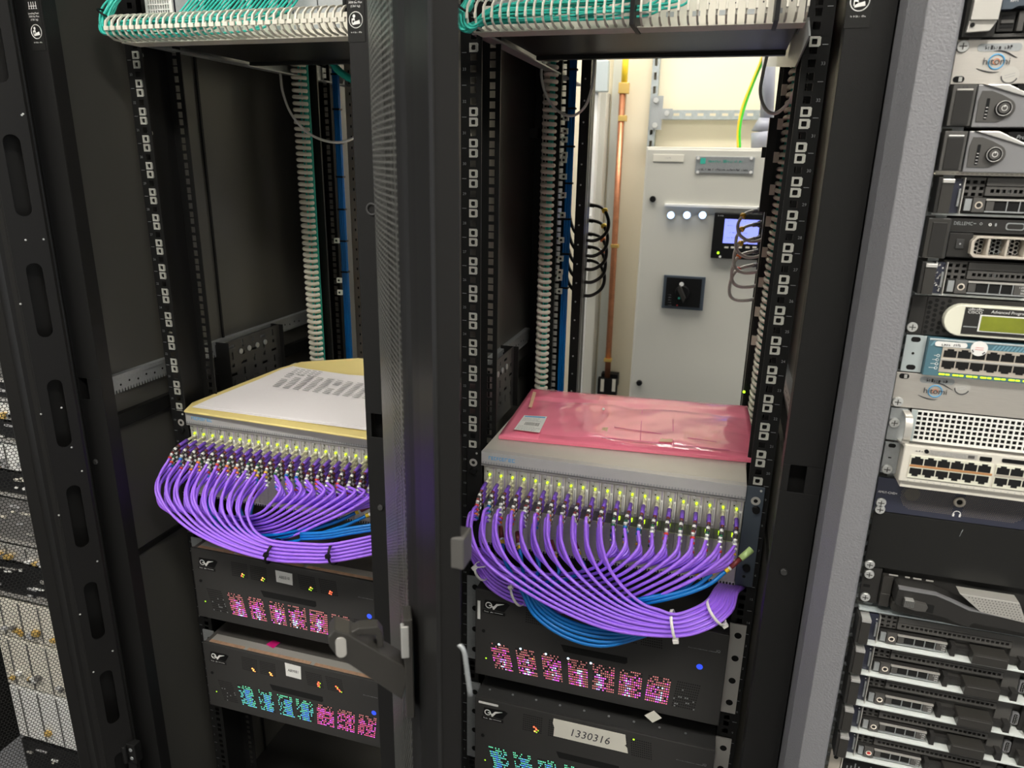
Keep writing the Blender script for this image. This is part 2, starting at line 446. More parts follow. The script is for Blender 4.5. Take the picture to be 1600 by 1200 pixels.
# bolts on the sides of the rail channels
for X, T in ((-.6, rack1), (0, rack2)):
    for (z, yy) in ((-.115, .030), (-.4775, .018), (.012, .03)):
        m = MB().cyl((X-.0178, yy, z), (X-.0150, yy, z), .0055, .005, 10, 'zinc'); m.build('bolt', T)
    # perforated bracket plates hung on the braces
    x = X-.030
    ya, yb, za, zb = (.185, .385, -.645, -.535) if X < -.3 else (.150, .345, -.66, -.527)
    hl = []
    for i in range(5):
        for j in range(5):
            yy = ya+.022+i*.038; zz = zb-.014-j*.021
            if (i+j) % 3 == 0: hl.append((yy-.010, yy+.010, zz-.003, zz+.003))
            elif (i+j) % 3 == 1: hl.append((yy-.0025, yy+.0025, zz-.008, zz+.008))
            else: hl.append((yy-.004, yy+.004, zz-.004, zz+.004))
    m = MB().plate(ya, yb, za, zb, x, x+.0015, hl, 'darkgrey', 'x')
    m.box(x-.028, x+.012, ya-.0015, ya, za, zb, 'black').box(x-.028, x+.012, yb, yb+.0015, za, zb, 'black')
    for q in range(4): m.cyl((x+.0015, ya+.05+q*.03, zb-.03), (x+.004, ya+.05+q*.03, zb-.03), .006, n=10, m='zincdull')
    m.build('hanging_bracket', T)

# ------------------------------------------------------- doors of the racks
def door_pts(h, th, prof):
    t = math.radians(th); d = V((math.cos(t), -math.sin(t), 0)); n = V((-math.sin(t), -math.cos(t), 0)); h = V((h[0], h[1], 0))
    return [h+d*w+n*b for w, b in prof], h, d, n
def sheet(mb, line, z0, z1, m, thick=None):
    """vertical sheet along a plan polyline"""
    for a, b in zip(line, line[1:]):
        mb.face([(a.x, a.y, z0), (b.x, b.y, z0), (b.x, b.y, z1), (a.x, a.y, z1)], m, True)
def wsheet(line, z0, z1, m):
    mb = MB(); mb.uv = []; s = 0; n = 0
    for i, p in enumerate(line):
        if i: s += (p-line[i-1]).length
        mb.v += [V((p.x, p.y, z0)), V((p.x, p.y, z1))]; mb.uv += [(s, z0), (s, z1)]
    mb.idx([(2*i, 2*i+2, 2*i+3, 2*i+1) for i in range(len(line)-1)], m, True)
    return mb
def band(line, off, z0, z1, m, mb=None):
    """plan polyline thickened by off (list of offset vectors) into a solid strip"""
    mb = mb or MB(); poly = [V((p.x, p.y, 0)) for p in line]+[V((p.x+o.x, p.y+o.y, 0)) for p, o in zip(line[::-1], off[::-1])]
    mb.prism([(p.x, p.y) for p in poly], 'z', z0, z1, m); return mb
DZ0, DZ1 = -1.64, .33

# door of the middle rack, hinged on its left, seen almost edge-on
TH2 = 62.0
def bulge(w): return .006+.022*math.sin(math.pi*(w-.02)/.5)
pw = [.040+.415*i/24 for i in range(25)]
prof = [(w, bulge(w)) for w in pw]
pl, h2, d2, n2 = door_pts((-.062, -.160), TH2, prof)
e = [(.0, 0), (.02, .003), (.040, prof[0][1])]
ep, *_ = door_pts((-.062, -.160), TH2, e)
dr2 = band(ep, [-n2*.002]*3, DZ0, DZ1, 'doorblack')
dr2.box(-.0635, -.055, -.158, -.150, DZ0+.02, DZ1-.02, 'black')
ep2, *_ = door_pts((-.062, -.160), TH2, [(.455, prof[-1][1]), (.462, .0132), (.470, .0112), (.480, .0082), (.500, .0045), (.522, .0010), (.541, -.0020), (.545, -.0045)])
band(ep2, [-n2*.0025]*8, DZ0, DZ1, 'doorblack', dr2)
ep3, *_ = door_pts((-.062, -.160), TH2, [(.545, -.004), (.545, -.021), (.520, -.021)])
band(ep3, [-d2*.002, -d2*.002, -d2*.002+n2*.002], DZ0, DZ1, 'doorblack', dr2)
for z0, z1 in ((DZ1-.05, DZ1), (DZ0, DZ0+.05)):
    q, *_ = door_pts((-.062, -.160), TH2, [(.04+.415*i/12, bulge(.04+.415*i/12)-.001) for i in range(13)])
    band(q, [-n2*.02]*13, z0, z1, 'doorblack', dr2)
dr2o = dr2.build('door', rack2, .001, 'perforated steel door swung open, seen edge-on')
wsheet(pl, DZ0+.05, DZ1-.05, 'perfdoor').build('perforated_sheet', dr2o)
# its inner stiffener
q, *_ = door_pts((-.062, -.160), TH2, [(.05, -.004), (.09, -.004)])
band(q, [n2*.002]*2, DZ0, DZ1, 'doorblack').build('stiffener', dr2o)
# swing handle on the outer face
SP = h2+d2*.474+n2*.0115
Zv = V((0, 0, 1))
def hq(px, py, s=0): return WN(px, py, SP+d2*s, d2)
m = MB()
m.obox(WN(640, 1035, SP, d2)+n2*.001, d2*.011, n2*.004, Zv*.052, 'latch')
m.slab([hq(x, y, .010) for x, y in ((640, 1052), (628, 1094), (524, 1024), (514, 1010), (513, 996), (522, 985), (545, 992), (628, 1040))], -d2*.022, 'latch')
m.build('handle_base', dr2o, .0012)
m = MB()
m.slab([hq(x, y, .004) for x, y in ((545, 990), (560, 982), (590, 980), (598, 990), (600, 1012), (590, 1012), (588, 993), (562, 992), (552, 1000))], -d2*.012, 'latch')
m.build('handle_lever', dr2o, .0008)
m = MB(); c = hq(533, 1011, .0101)
m.slab([c+n2*x+Zv*z for x, z in rrect(-.0045, .0045, -.010, .010, .0044, 5)], d2*.0012, 'silver')
m.build('lock_cover', dr2o, .0002, 'round silver lock cover')
m = MB().obox(hq(640, 1000, .009)+n2*.004, d2*.0035, n2*.0035, Zv*.016, 'steel'); m.build('latch_plate', dr2o, .0008, 'bright steel latch plate')
fe = h2+d2*.545-n2*.022
def hf(px, py): return W(px, py, fe.y)
a_, b_ = hf(710, 836), hf(727, 888)
m = MB().box(a_.x-.004, b_.x, fe.y-.004, fe.y+.016, b_.z, a_.z, 'plasticmid'); m.build('buffer', dr2o, .0015, 'grey plastic buffer')
m = MB().tube(smooth([hf(704, 1007), hf(716, 1007), hf(725, 1018), hf(730, 1050), hf(735, 1086)], 5), .0021, 8, 'zincdull')
m.build('latch_hook', dr2o, label='bent bright steel hook')

# door of the left rack, swung wide; its inner face shows
TH1 = 120
H1 = (-.672, -.160)
def P1(w, b, z):
    q, *_ = door_pts(H1, TH1, [(w, b)]); return V((q[0].x, q[0].y, z))
_, h1, d1, n1 = door_pts(H1, TH1, [(0, 0)])
m = MB()
def strip(pf, mm='doorblack', t=.0018, z0=DZ0, z1=DZ1):
    q, *_ = door_pts(H1, TH1, pf); band(q, [n1*t]*len(q), z0, z1, mm, m)
strip([(.0, -.004), (.0035, -.030), (.0075, -.0315)])
# slotted face
a0, a1, b0, b1 = .0075, .0585, .0215, .0440
fo = n1*.0018
m.slab([P1(a0, -.0318, DZ0), P1(b0, -.0318, DZ0), P1(b0, -.0318, DZ1), P1(a0, -.0318, DZ1)], fo, 'doorblack')
m.slab([P1(b1, -.0318, DZ0), P1(a1, -.0318, DZ0), P1(a1, -.0318, DZ1), P1(b1, -.0318, DZ1)], fo, 'doorblack')
cw, rw = (b0+b1)/2, (b1-b0)/2
tops = [.257-.1916*i for i in range(-0, 10)]
prev = DZ1
for zt in tops:
    up = [(cw+rw*math.cos(t), zt-rw+rw*math.sin(t)) for t in [math.pi*i/8 for i in range(9)]]
    lo = prev
    pts = [(b1, prev)]+[(b0, prev)] if prev == DZ1 else [(cw-rw*math.cos(t), prev+rw-rw*math.sin(t)) for t in [math.pi*i/8 for i in range(9)]][::-1]
    if prev == DZ1: poly = [(b0, DZ1), (b1, DZ1)]+up
    else: poly = pts[::1]+up
    # order: lower edge of slot above (b1->b0 or reverse) then arch of the next one
    if prev != DZ1: poly = [(cw-rw*math.cos(t), prev+rw-rw*math.sin(t)) for t in [math.pi*i/8 for i in range(9)]]+up
    m.slab([P1(w, -.0318, z) for w, z in poly], fo, 'doorblack')
    prev = zt-.120
m.slab([P1(w, -.0318, z) for w, z in [(cw-rw*math.cos(t), prev+rw-rw*math.sin(t)) for t in [math.pi*i/8 for i in range(9)]]+[(b1, DZ0), (b0, DZ0)]], fo, 'doorblack')
strip([(.058, -.0318), (.0605, -.028), (.066, -.0245), (.072, -.0245), (.080, -.006), (.096, -.001)])
strip([(.002, .004), (.040, .010), (.094, .004)])
dr1 = m.build('door', rack1, 0, 'slotted black inner edge of the wide open perforated door')
ws = [.095+.37*i/14 for i in range(15)]
q, *_ = door_pts(H1, TH1, [(w, .004+.024*math.sin(math.pi*(w-.08)/.40)) for w in ws])
wsheet(q, DZ0+.05, DZ1-.05, 'perfdark').build('perforated_sheet', dr1)
m = MB(); q, *_ = door_pts(H1, TH1, [(.463, .006), (.50, .006), (.59, 0)]); band(q, [n1*.02]*3, DZ0, DZ1, 'doorblack', m); m.build('free_edge', dr1)
for (x, y) in ((34, 180), (96, 637), (112, 699), (40, 375), (32, 475), (128, 736), (64, 647), (92, 805), (125, 960), (146, 1050), (152, 877), (176, 1017), (36, 178), (68, 374)):
    p = WN(x, y, h1-n1*.0318, n1)
    MB().cyl(p, p-n1*.0015, .0018, .0012, 8, 'zinc').build('rivet', dr1)
# hinge
p = WN(205, 1172, h1-n1*.03, n1)
m = MB().obox(p+V((.006, 0, 0)), V((.012, 0, 0)), V((0, .008, 0)), Zv*.022, 'black').cyl(p+V((-.004, -.012, -.02)), p+V((-.004, -.012, .02)), .005, n=12, m='black')
for q in (-.010, .010): m.cyl(p+V((.008, -.008, q)), p+V((.008, -.0095, q)), .004, n=12, m='zincdull')
m.build('hinge', dr1, .0008)
# D-shaped hole plug on the right post of the left rack
MB().ring(W(581, 327, -.156), (0, 1, 0), .0075, .0018, 20, 'darkgrey').build('post_ring', rack1)

# ========================================== switches above and fibre managers
def fibre_switch(X, who, left):
    t = thing('network_switch', who, 'network switch', (X+.235, .15, .031))
    MB().box(X+.020, X+.445, .004, .285, .031, .20, 'panelblack').box(X+.020, X+.445, .285, .30, .025, .031, 'panelblack').build('chassis', t)
    m = MB()
    for x0, x1 in ((X-.004, X+.016),):
        m.box(x0, x1, .003, .75, .024, .027, 'zincdull').box(x0, x0+.002, .003, .75, .027, .06, 'zincdull')
    m.build('slide_rail', t)
    if left:
        m = MB().box(X+.447, X+.462, .003, .75, .020, .06, 'zincdull'); m.build('slide_rail', t)
        m = MB()
        hl = [(X+.045+i*.0047, X+.0482+i*.0047, .042+j*.0078, .048+j*.0078) for i in range(9) for j in range(6)]
        m.plate(X+.040, X+.092, .034, .098, -.010, -.006, hl, 'white'); m.box(X+.040, X+.092, -.004, 0, .034, .098, 'navy').build('fan_module', t)
        for k in range(7):
            x = X+.095+k*.043
            a = MB().box(x, x+.041, -.006, .003, .034, .10, ('zincdull', 'railblack')[k % 2 if k < 5 else 0])
            if k > 0 and k < 5:
                a.box(x+.004, x+.012, -.0075, -.006, .036, .10, 'white').box(x+.017, x+.034, -.0075, -.006, .036, .10, 'blackdeep'); a.text('WWW', (x+.024, -.0078, .05), .004, 'white', (0, 0, 1), (-1, 0, 0))
            a.build('line_card', t)
    else:
        pts = [W(x, y, X+.449, 0) for x, y in ((1200, 30), (1262, 27), (1264, 56), (1242, 105), (1192, 104), (1192, 80))]
        MB().slab(pts, (.002, 0, 0), 'zincdull').build('support_bracket', t)
        MB().box(X+.447, X+.462, .003, .10, .028, .06, 'darkgrey').build('slide_rail', t)
        m = MB()
        for k in range(6): m.box(X+.03+k*.07, X+.095+k*.07, -.006, .003, .034, .10, 'zincdull')
        m.build('line_card', t)
    return t
fibre_switch(-.6, 'black switch chassis over the left rack with white and black line cards', True)
fibre_switch(0, 'black switch chassis over the middle rack, only its dark underside showing', False)

def finger_manager(X, nf, who, style):
    t = thing('cable_manager', who, 'cable manager', (X+.23, -.05, .018))
    x0, x1 = (X+.021, X+.445) if style == 0 else (X+.017, X+.448)
    m = MB().box(x0, x1, -.012, -.010, .020, .058, 'cream').box(x0, x1, -.050, -.010, .018, .0195, 'cream')
    for i in range(12):
        xx = x0+.02+i*.034
        m.box(xx, xx+.010, -.0125, -.012, .036, .042, 'zincdull').cyl((xx+.02, -.0125, .05), (xx+.02, -.012, .05), .0012, n=8, m='ink')
    m.build('tray', t)
    rf = None
    for i in range(nf):
        x = x0+.001+(x1-x0-.004)*i/(nf-1)
        if rf is None:
            prof = [(-.048, .019), (-.066, .0195), (-.079, .025), (-.084, .034), (-.081, .046), (-.071, .0545), (-.058, .0585), (-.050, .0575), (-.050, .0555), (-.060, .0555), (-.071, .051), (-.0785, .043), (-.0808, .034), (-.0765, .027), (-.066, .0225), (-.048, .0215)]
            m = MB().prism([(y, z) for y, z in prof], 'x', x, x+(.0032 if style == 0 else .0026), 'cream')
            m.box(x, x+.0085, -.0845, -.0812, .0315, .0375, 'cream') if style == 0 else m.box(x, x+.0030, -.0850, -.0800, .030, .037, 'cream')
            rf = m.build('finger', t, .0004); x_first = x
        else:
            c = rf.copy(); COL.objects.link(c); c.parent = t; c.location = V(rf.location)+V((x-x_first, 0, 0))
    if style:
        for q in (.347-.11, .41): MB().box(X+q, X+q+.0055, -.0855, -.010, .016, .064, 'blackdeep').build('strap', t)
    return t
finger_manager(-.6, 36, 'cream finger cable manager full of teal fibres atop the left rack', 0)
finger_manager(0, 38, 'cream finger cable manager full of teal fibres atop the middle rack', 1)

def teal_run(X, n, wrap, out0, out1, px0, side, seedv):
    r = random.Random(seedv)
    for i in range(n):
        f = i/(n-1)
        oy, oz = -.052-.022*r.random(), .0245+.024*r.random()
        xe = X+out0+(out1-out0)*f
        a = W(wrap[0]+r.uniform(-7, 7), wrap[1]+r.uniform(-6, 6), -.055-.02*r.random())
        st = W(wrap[2]+r.uniform(-16, 16), -28, -.03-.02*r.random())
        pts = [st, a+V((.008, .01, .022)), a, a+V((.010, -.006, -.018)), V((X+.045+.01*r.random(), oy, oz))]
        k = 1
        while X+.045+.075*k < xe-.04:
            pts.append(V((X+.045+.075*k, oy+r.uniform(-.003, .003), oz+r.uniform(-.003, .003)))); k += 1
        pts += [V((xe, oy*.8, oz+.006)), V((xe+.018, -.035, .058)), V((xe+.030, -.012, .085))]
        m = MB().tube(smooth(pts, 5), .00165, 6, 'teal')
        tag(m.build('fibre_cable'), 'teal fibre rising from the %s rack finger manager, %s from left' % (side, ordn(i)), 'fibre cable', 'teal fibre patch cables, %s rack' % side)
ORD = ['first', 'second', 'third', 'fourth', 'fifth', 'sixth', 'seventh', 'eighth', 'ninth', 'tenth', 'eleventh', 'twelfth', 'thirteenth', 'fourteenth', 'fifteenth', 'sixteenth', 'seventeenth', 'eighteenth', 'nineteenth', 'twentieth', 'twenty-first', 'twenty-second', 'twenty-third', 'twenty-fourth', 'twenty-fifth', 'twenty-sixth']
def ordn(i): return ORD[i]
teal_run(-.6, 26, (163, 30, 196), .10, .30, 0, 'left', 5)
teal_run(0, 26, (722, 24, 718), .06, .29, 0, 'middle', 6)
for (px, py, ax, w, rr) in ((167, 22, V((.5, 0, .8)), 'left', .0135), (724, 14, V((.6, 0, .9)), 'middle', .0155)):
    tag(MB().ring(W(px, py, -.062), ax, rr, .0016, 24, 'blackdeep').build('strap'), 'black wrap around the teal fibres at the left end of the %s manager' % w, 'cable strap')

# ==================================================== purple-cabled router frames
NC, CP = 21, .02032
CX0 = .0335
def router_frame(X, who, textm):
    t = thing('router_frame', who, 'video router', (X+.2325, .18, -.80))
    m = MB().box(X+.0185, X+.4505, .006, .37, -.797, -.6225, 'lid')
    m.build('chassis', t, .0008)
    m = MB().box(X+.0185, X+.4505, -.008, .006, -.6445, -.6225, 'frame'); g = m.build('top_trim', t, .0006)
    m = MB()
    for i in range(90):
        x = X+.021+i*.0048
        m.box(x, x+.0022, -.0086, -.008, -.6445, -.6405, 'zincdull')
    m.box(X+.0185, X+.4505, -.0088, -.008, -.6462, -.6448, 'carddk'); m.box(X+.0185, X+.4505, -.0075, .004, -.6485, -.6462, 'frame')
    m.build('vent_strip', t)
    m = MB()
    r = random.Random(4); x = X+.032
    for i in range(9):
        w = r.uniform(.003, .0055)
        m.box(x, x+.0010, -.0084, -.008, -.6353, -.6300, 'logoblue').box(x, x+w, -.0084, -.008, -.6306, -.6296, 'logoblue')
        if i % 2: m.box(x, x+w, -.0084, -.008, -.6331, -.6323, 'logoblue')
        if i % 3: m.box(x, x+w, -.0084, -.008, -.6356, -.6346, 'logoblue')
        x += w+.0012
    m.build('lettering', g, label='small pale blue lettering')
    for s, a, b in ((-1, X-.0085, X+.0185), (1, X+.4505, X+.4775)):
        m = MB().box(a, b, -.004, -.001, -.7985, -.6235, 'earblue' if s > 0 else 'railblack')
        cx = (a+b)/2+.002*s
        m.disc((cx, -.0042, -.647), (0, -1, 0), .0072, 'silver', 16, 1).disc((cx, -.0044, -.647), (0, -1, 0), .0032, 'void')
        m.cyl((cx+.002, -.004, -.661), (cx+.002, -.010, -.661), .0062, .0055, 16, 'blackdeep')
        m.cyl((cx-.001, -.004, -.764), (cx-.001, -.010, -.764), .0062, .0055, 16, 'blackdeep')
        m.cyl((cx+.006, -.004, -.629), (cx+.006, -.0052, -.629), .002, n=8, m='nut').disc((cx-.003, -.0042, -.781), (0, -1, 0), .0025, 'void')
        m.build('mounting_ear', t, .0004)
    for c in range(NC):
        x = X+CX0+c*CP-.0004; a, b = x-.0098, x+.0098
        m = MB().box(a, b, -.004, .004, -.7045, -.6490, 'card').box(a, b, -.001, .004, -.7240, -.7045, 'carddk').box(a, b, -.004, .004, -.795, -.7240, 'card')
        m.cyl((x-.004, -.004, -.6535), (x-.004, -.008, -.6535), .0026, n=10, m='steel').disc((x-.004, -.0042, -.6600), (0, -1, 0), .0012, 'void', 8)
        m.box(x-.0065, x-.0060, -.0045, -.004, -.703, -.652, 'frame').box(x+.0062, x+.0066, -.0045, -.004, -.703, -.652, 'purpleboot')
        if c >= 4:
            m.box(x+.0045, x+.0085, -.0052, -.004, -.6985, -.6680, 'white').box(x+.0056, x+.0074, -.0053, -.0052, -.696, -.671, 'print')
        for j in range(5): m.disc((x-.002, -.0012, -.728-j*.0135), (0, -1, 0), .0035, 'void', 10)
        cd = m.build('connector_card', t)
        MB().cyl((x, -.004, -.6645), (x, -.0075, -.6645), .0022, .0018, 8, 'ledgreen').build('indicator', cd)
        if c > 10: MB().box(x-.0030, x+.0030, -.0065, -.001, -.7135, -.7085, 'ledgreen').build('indicator', cd)
    m = MB().box(X+.0185, X+.4505, -.006, .006, -.7985, -.7945, 'frame')
    for i in range(86): m.box(X+.022+i*.005, X+.0242+i*.005, -.0064, -.006, -.7985, -.7945, 'void')
    m.build('bottom_trim', t)
    return t
router_frame(-.6, 'grey router frame with purple cables, papers lying on its top', 1)
router_frame(0, 'grey router frame with purple cables, pink bag lying on its top', 1)

PZ = [-.6700, -.6785, -.6870, -.6955]
MARK = ['red', 'blue', 'white', 'orange', 'white', 'red', 'orange', 'orange', 'white', 'amber', 'amber', 'dkgreen', 'blue', 'blue', 'white', 'red', 'white', 'red', 'white', 'white', 'white']
def lerp(a, b, t): return a+(b-a)*t
def purple_set(X, side, gA, gB, NA, seedv):
    r = random.Random(seedv)
    for c in range(NC):
        A = c < NA
        for k in range(4):
            x = X+CX0+c*CP
            z0 = PZ[k]
            t = thing('purple_cable', 'purple cable of the %s router, %s column from left, %s plug down' % (side, ORD[c], ORD[k]), 'coaxial cable', (x, -.05, z0), 'purple cables of the %s router' % side)
            L = -.0045; ob = -.028-.002*k
            m = MB().cyl((x, L, z0), (x, L-.008, z0), .0034, .0030, 8, 'plug').cyl((x, L-.008, z0), (x+.0003, ob, z0-.001), .0022, .0024, 8, 'plug')
            m.build('plug', t)
            dz = r.uniform(-.001, .001); be = V((x+.0002, -.050, z0-.004+dz))
            MB().cyl((x, ob, z0-.001), be, .0036, .0031, 8, 'purpleboot').build('boot', t)
            e1 = V((x-.0005+r.uniform(-.001, .001), -.066, z0-.011+dz)); e2 = e1+V((r.uniform(-.001, .001), -.009, -.0095))
            m = MB(); q = [be, be*.5+e1*.5+V((0, 0, .001)), e1, e1*.5+e2*.5, e2]
            cols = ['brown', 'plugdk', 'white', 'plugdk', r.choice(('dkgreen', 'brown', 'plugdk')), 'white', 'zincdull', MARK[c] if k < 2 else r.choice(MARK)]
            sm = smooth(q, 4); st = len(sm)//len(cols)
            for i, kk in enumerate(cols):
                a, b = sm[min(i*2, len(sm)-2)], sm[min(i*2+2, len(sm)-1)]
                if (b-a).length > 1e-5: m.cyl(a, b, .0030+(.0006 if i == 7 else 0), n=8, m=kk)
            m.build('marker_sleeves', t)
            # the run of the jacket
            if A:
                f = c/(NA-1); G = gA; dy = -.0050*(k)  # top plug row lies nearest the camera
                ys = G['y']; jx, jy = r.uniform(-2, 2), r.uniform(-2, 2)
                pts = []
                for (po, pi, yy) in zip(G['o'], G['i'], ys):
                    g = G['pinch'] if False else 1
                    px = lerp(po[0], pi[0], f); py = lerp(po[1], pi[1], f)
                    yy = yy+.0048*k+(.0026 if c % 2 else 0)
                    if po is G['o'][0] or po is G['o'][1]: px += jx-3*(k % 2); py += k*5
                    pts.append(W(px, py, yy))
            else:
                f = (c-NA)/(NC-1-NA); G = gB; pts = []
                for i, (po, pi, yy) in enumerate(zip(G['o'], G['i'], G['y'])):
                    px = lerp(pi[0], po[0], f); py = lerp(pi[1], po[1], f)
                    yy = yy+.0048*k+(.0026 if c % 2 else 0)
                    if i == 0: px += r.uniform(-2, 2)+2*k; py += k*5
                    pts.append(W(px, py, yy))
            full = [e2]+pts+[V(p) for p in G['end']]
            if G['end']:
                o = V((0, .0048*k+.002*(c % 2), 0))+(V(((.5-f)*.034, 0, 0)) if X == 0 and A else V((.0, 0, (f-.5)*.034)))
                full = [e2]+pts+[V(p)+o for p in G['end']]
            MB().tube(smooth(full, 6), .00255, 8, 'purple').build('jacket', t)

gA2 = dict(o=[(737, 800), (736, 835), (757, 877), (805, 914), (872, 952), (955, 984), (1050, 994), (1104, 983), (1142, 956), (1152, 926)],
           i=[(937, 812), (939, 850), (955, 893), (978, 922), (1005, 944), (1030, 953), (1055, 960), (1085, 951), (1106, 938), (1118, 920)],
           y=[-.098, -.112, -.122, -.128, -.132, -.132, -.128, -.112, -.086, -.050], end=[(.452, .03, -.815), (.452, .12, -.815)], pinch=1)
gB2 = dict(o=[(1130, 872), (1090, 902), (1045, 924), (985, 950), (900, 958), (834, 948), (785, 932), (750, 898)],
           i=[(958, 850), (945, 872), (930, 886), (905, 894), (860, 898), (815, 890), (780, 876), (760, 860)],
           y=[-.096, -.108, -.108, -.098, -.082, -.072, -.062, -.045], end=[(-.022, .02, -.815), (-.03, .10, -.80)])
gA1 = dict(o=[(250, 745), (250, 772), (268, 803), (304, 832), (358, 857), (425, 875), (480, 878), (520, 877), (580, 866), (640, 850)],
           i=[(396, 768), (388, 790), (388, 810), (397, 828), (412, 840), (432, 846), (480, 850), (520, 850), (580, 838), (640, 822)],
           y=[-.098, -.112, -.122, -.128, -.132, -.132, -.130, -.126, -.115, -.10], end=[(-.14, -.02, -.80), (-.112, .05, -.79)], pinch=1)
gB1 = dict(o=[(586, 772), (540, 800), (500, 818), (455, 838), (405, 846), (360, 838), (330, 828), (308, 812)],
           i=[(440, 764), (425, 785), (412, 798), (395, 806), (370, 808), (345, 804), (325, 797), (305, 788)],
           y=[-.096, -.108, -.108, -.098, -.082, -.070, -.056, -.04], end=[(-.622, .02, -.79), (-.63, .1, -.78)])
purple_set(0, 'right', gA2, gB2, 11, 21)
purple_set(-.6, 'left', gA1, gB1, 11, 22)

# blue cables with yellow collars
def blue_cable(pts, who, grp, r=.0032, collar=True, boot=False):
    t = thing('blue_cable', who, 'cable', pts[0], grp)
    sp = smooth(pts, 7)
    MB().tube(sp, r, 8, 'blue').build('jacket', t)
    if collar:
        d = (sp[1]-sp[0]).normalized(); p = sp[0]
        MB().cyl(p, p-d*.006, r*1.25, n=10, m='yellow').cyl(p-d*.006, p-d*.010, r*1.2, n=10, m='white').cyl(p-d*.010, p-d*.030, r*1.35, r*1.15, 10, 'brown').build('collar', t, label='yellow and white marker collar')
        if boot: MB().cyl(p-d*.030, p-d*.052, r*1.5, r*1.7, 10, 'ledlime' if False else 'palegreen').build('boot', t)
mat('palegreen', (.55, .75, .30), .4)
B = lambda *a: [W(*p) for p in a]
for i, (a, who) in enumerate((((1133, 893), 'rightmost'), ((1112, 896), 'second from the right'), ((1088, 902), 'third from the right'))):
    x, y = a
    blue_cable(B((x, y, -.085), (x-25, y+20, -.098), (x-65, y+36-i*3, -.108), (x-115, y+48-i*5, -.108), (x-160, y+52-i*7, -.100), (x-210, y+50-i*8, -.088)), 'blue cable with yellow collar at lower right of the right router, %s' % who, 'blue cables of the right router', boot=i < 1)
for i, (a, b) in enumerate((((812, 858), 0), ((838, 866), 7), ((868, 872), 13), ((905, 868), 19), ((785, 850), -6))):
    x, y = a
    blue_cable(B((x, y, -.075), (x+4, y+26, -.092), (822+b, 925, -.100), (842+b, 960-b*.3, -.106), (888+b, 990-b*.7, -.108), (945+b, 1003-b, -.106), (1000, 992-b*.6, -.098), (1060, 968-b*.4, -.085)), 'blue cable looping below the right purple bundle, starting at the %s column' % ('second', 'third', 'fourth', 'fifth', 'leftmost')[i], 'blue cables of the right router')
for i, (x, y) in enumerate(((572, 806), (556, 801), (540, 800))):
    blue_cable(B((x, y, -.085), (x-30, y+14, -.095), (x-70, y+27, -.100), (x-112, y+40-i*2, -.096), (x-150, y+42-i*3, -.085)), 'blue cable with yellow collar leaving the left router, %s from the right' % ('first', 'second', 'third')[i], 'blue cables of the left router', boot=i == 0)
for i in range(3):
    blue_cable(B((470, 842-i*4, -.108), (510, 840-i*4, -.110), (550, 833-i*4, -.108), (592, 826-i*4, -.10), (630, 815-i*4, -.09)), 'blue cable running above the left purple bundle, %s from the top' % ('third', 'second', 'first')[i], 'blue cables over the left bundle', collar=False)
for i, (x, y) in enumerate(((395, 785), (378, 775), (330, 770), (306, 765))):
    blue_cable(B((x, y, -.06), (x-3, y+20, -.07), (x+8, y+40, -.075), (x+30, y+56, -.08), (x+70, y+62, -.085)), 'blue cable glimpsed between the left purple arcs, %s from the right' % ORD[i], 'blue cables behind the left arcs', collar=i < 1)

# cable ties
def cable_tie(px, a, b, depth, yy, mm, who, tail=None, wd=.0022):
    """band round a bundle: a (upper) and b (lower) photo points of the bundle edge"""
    A, Bq = W(a[0], a[1], yy), W(b[0], b[1], yy)
    c = (A+Bq)/2; u = (A-Bq)/2; v = V((0, depth, 0))
    ax = u.cross(v).normalized()
    pts = [c+u*1.06*math.cos(t)+v*math.sin(t) for t in [2*math.pi*i/22 for i in range(23)]]
    m = MB(); n = len(m.v)
    for p in pts:
        o = (p-c).normalized()*.0006
        m.v += [p-ax*wd, p+ax*wd, p+ax*wd+o*1.6, p-ax*wd+o*1.6]
    for i in range(22):
        m.idx([[4*i+j, 4*i+(j+1) % 4, 4*i+4+(j+1) % 4, 4*i+4+j] for j in range(4)], mm, True)
    t = thing('cable_tie', who, 'cable tie', c)
    m.build('band', t)
    h = c+u*px[0]*1.06-v.normalized()*depth*px[1]*1.1
    k = MB().obox(h, ax*.0042, u.normalized()*.0036, V((0, .0030, 0)), mm)
    if tail: k.cyl(h, h+V(tail), .0011, n=6, m=mm)
    k.build('head', t, .0006)
    return t
cable_tie((-.7, .7), (1049, 957), (1058, 997), .020, -.120, 'tie', 'white cable tie round the thickest part of the right purple bundle')
cable_tie((-1, .3), (1106, 941), (1132, 972), .020, -.093, 'tie', 'white cable tie on the right purple bundle nearest the grey ear')
cable_tie((.98, .3), (800, 915), (817, 943), .018, -.070, 'tie', 'white cable tie on the dark purple bundle above the G-shaped logo')
cable_tie((.9, .5), (744, 882), (760, 903), .018, -.052, 'tie', 'white cable tie at the left end of the dark purple bundle', tail=(.020, 0, .006))
cable_tie((.2, 1), (431, 845), (421, 877), .020, -.122, 'blackdeep', 'black cable tie round the left purple bundle, nearer the fan of cables')
cable_tie((.2, 1), (521, 847), (525, 879), .020, -.118, 'blackdeep', 'black cable tie round the left purple bundle, nearer the perforated door')

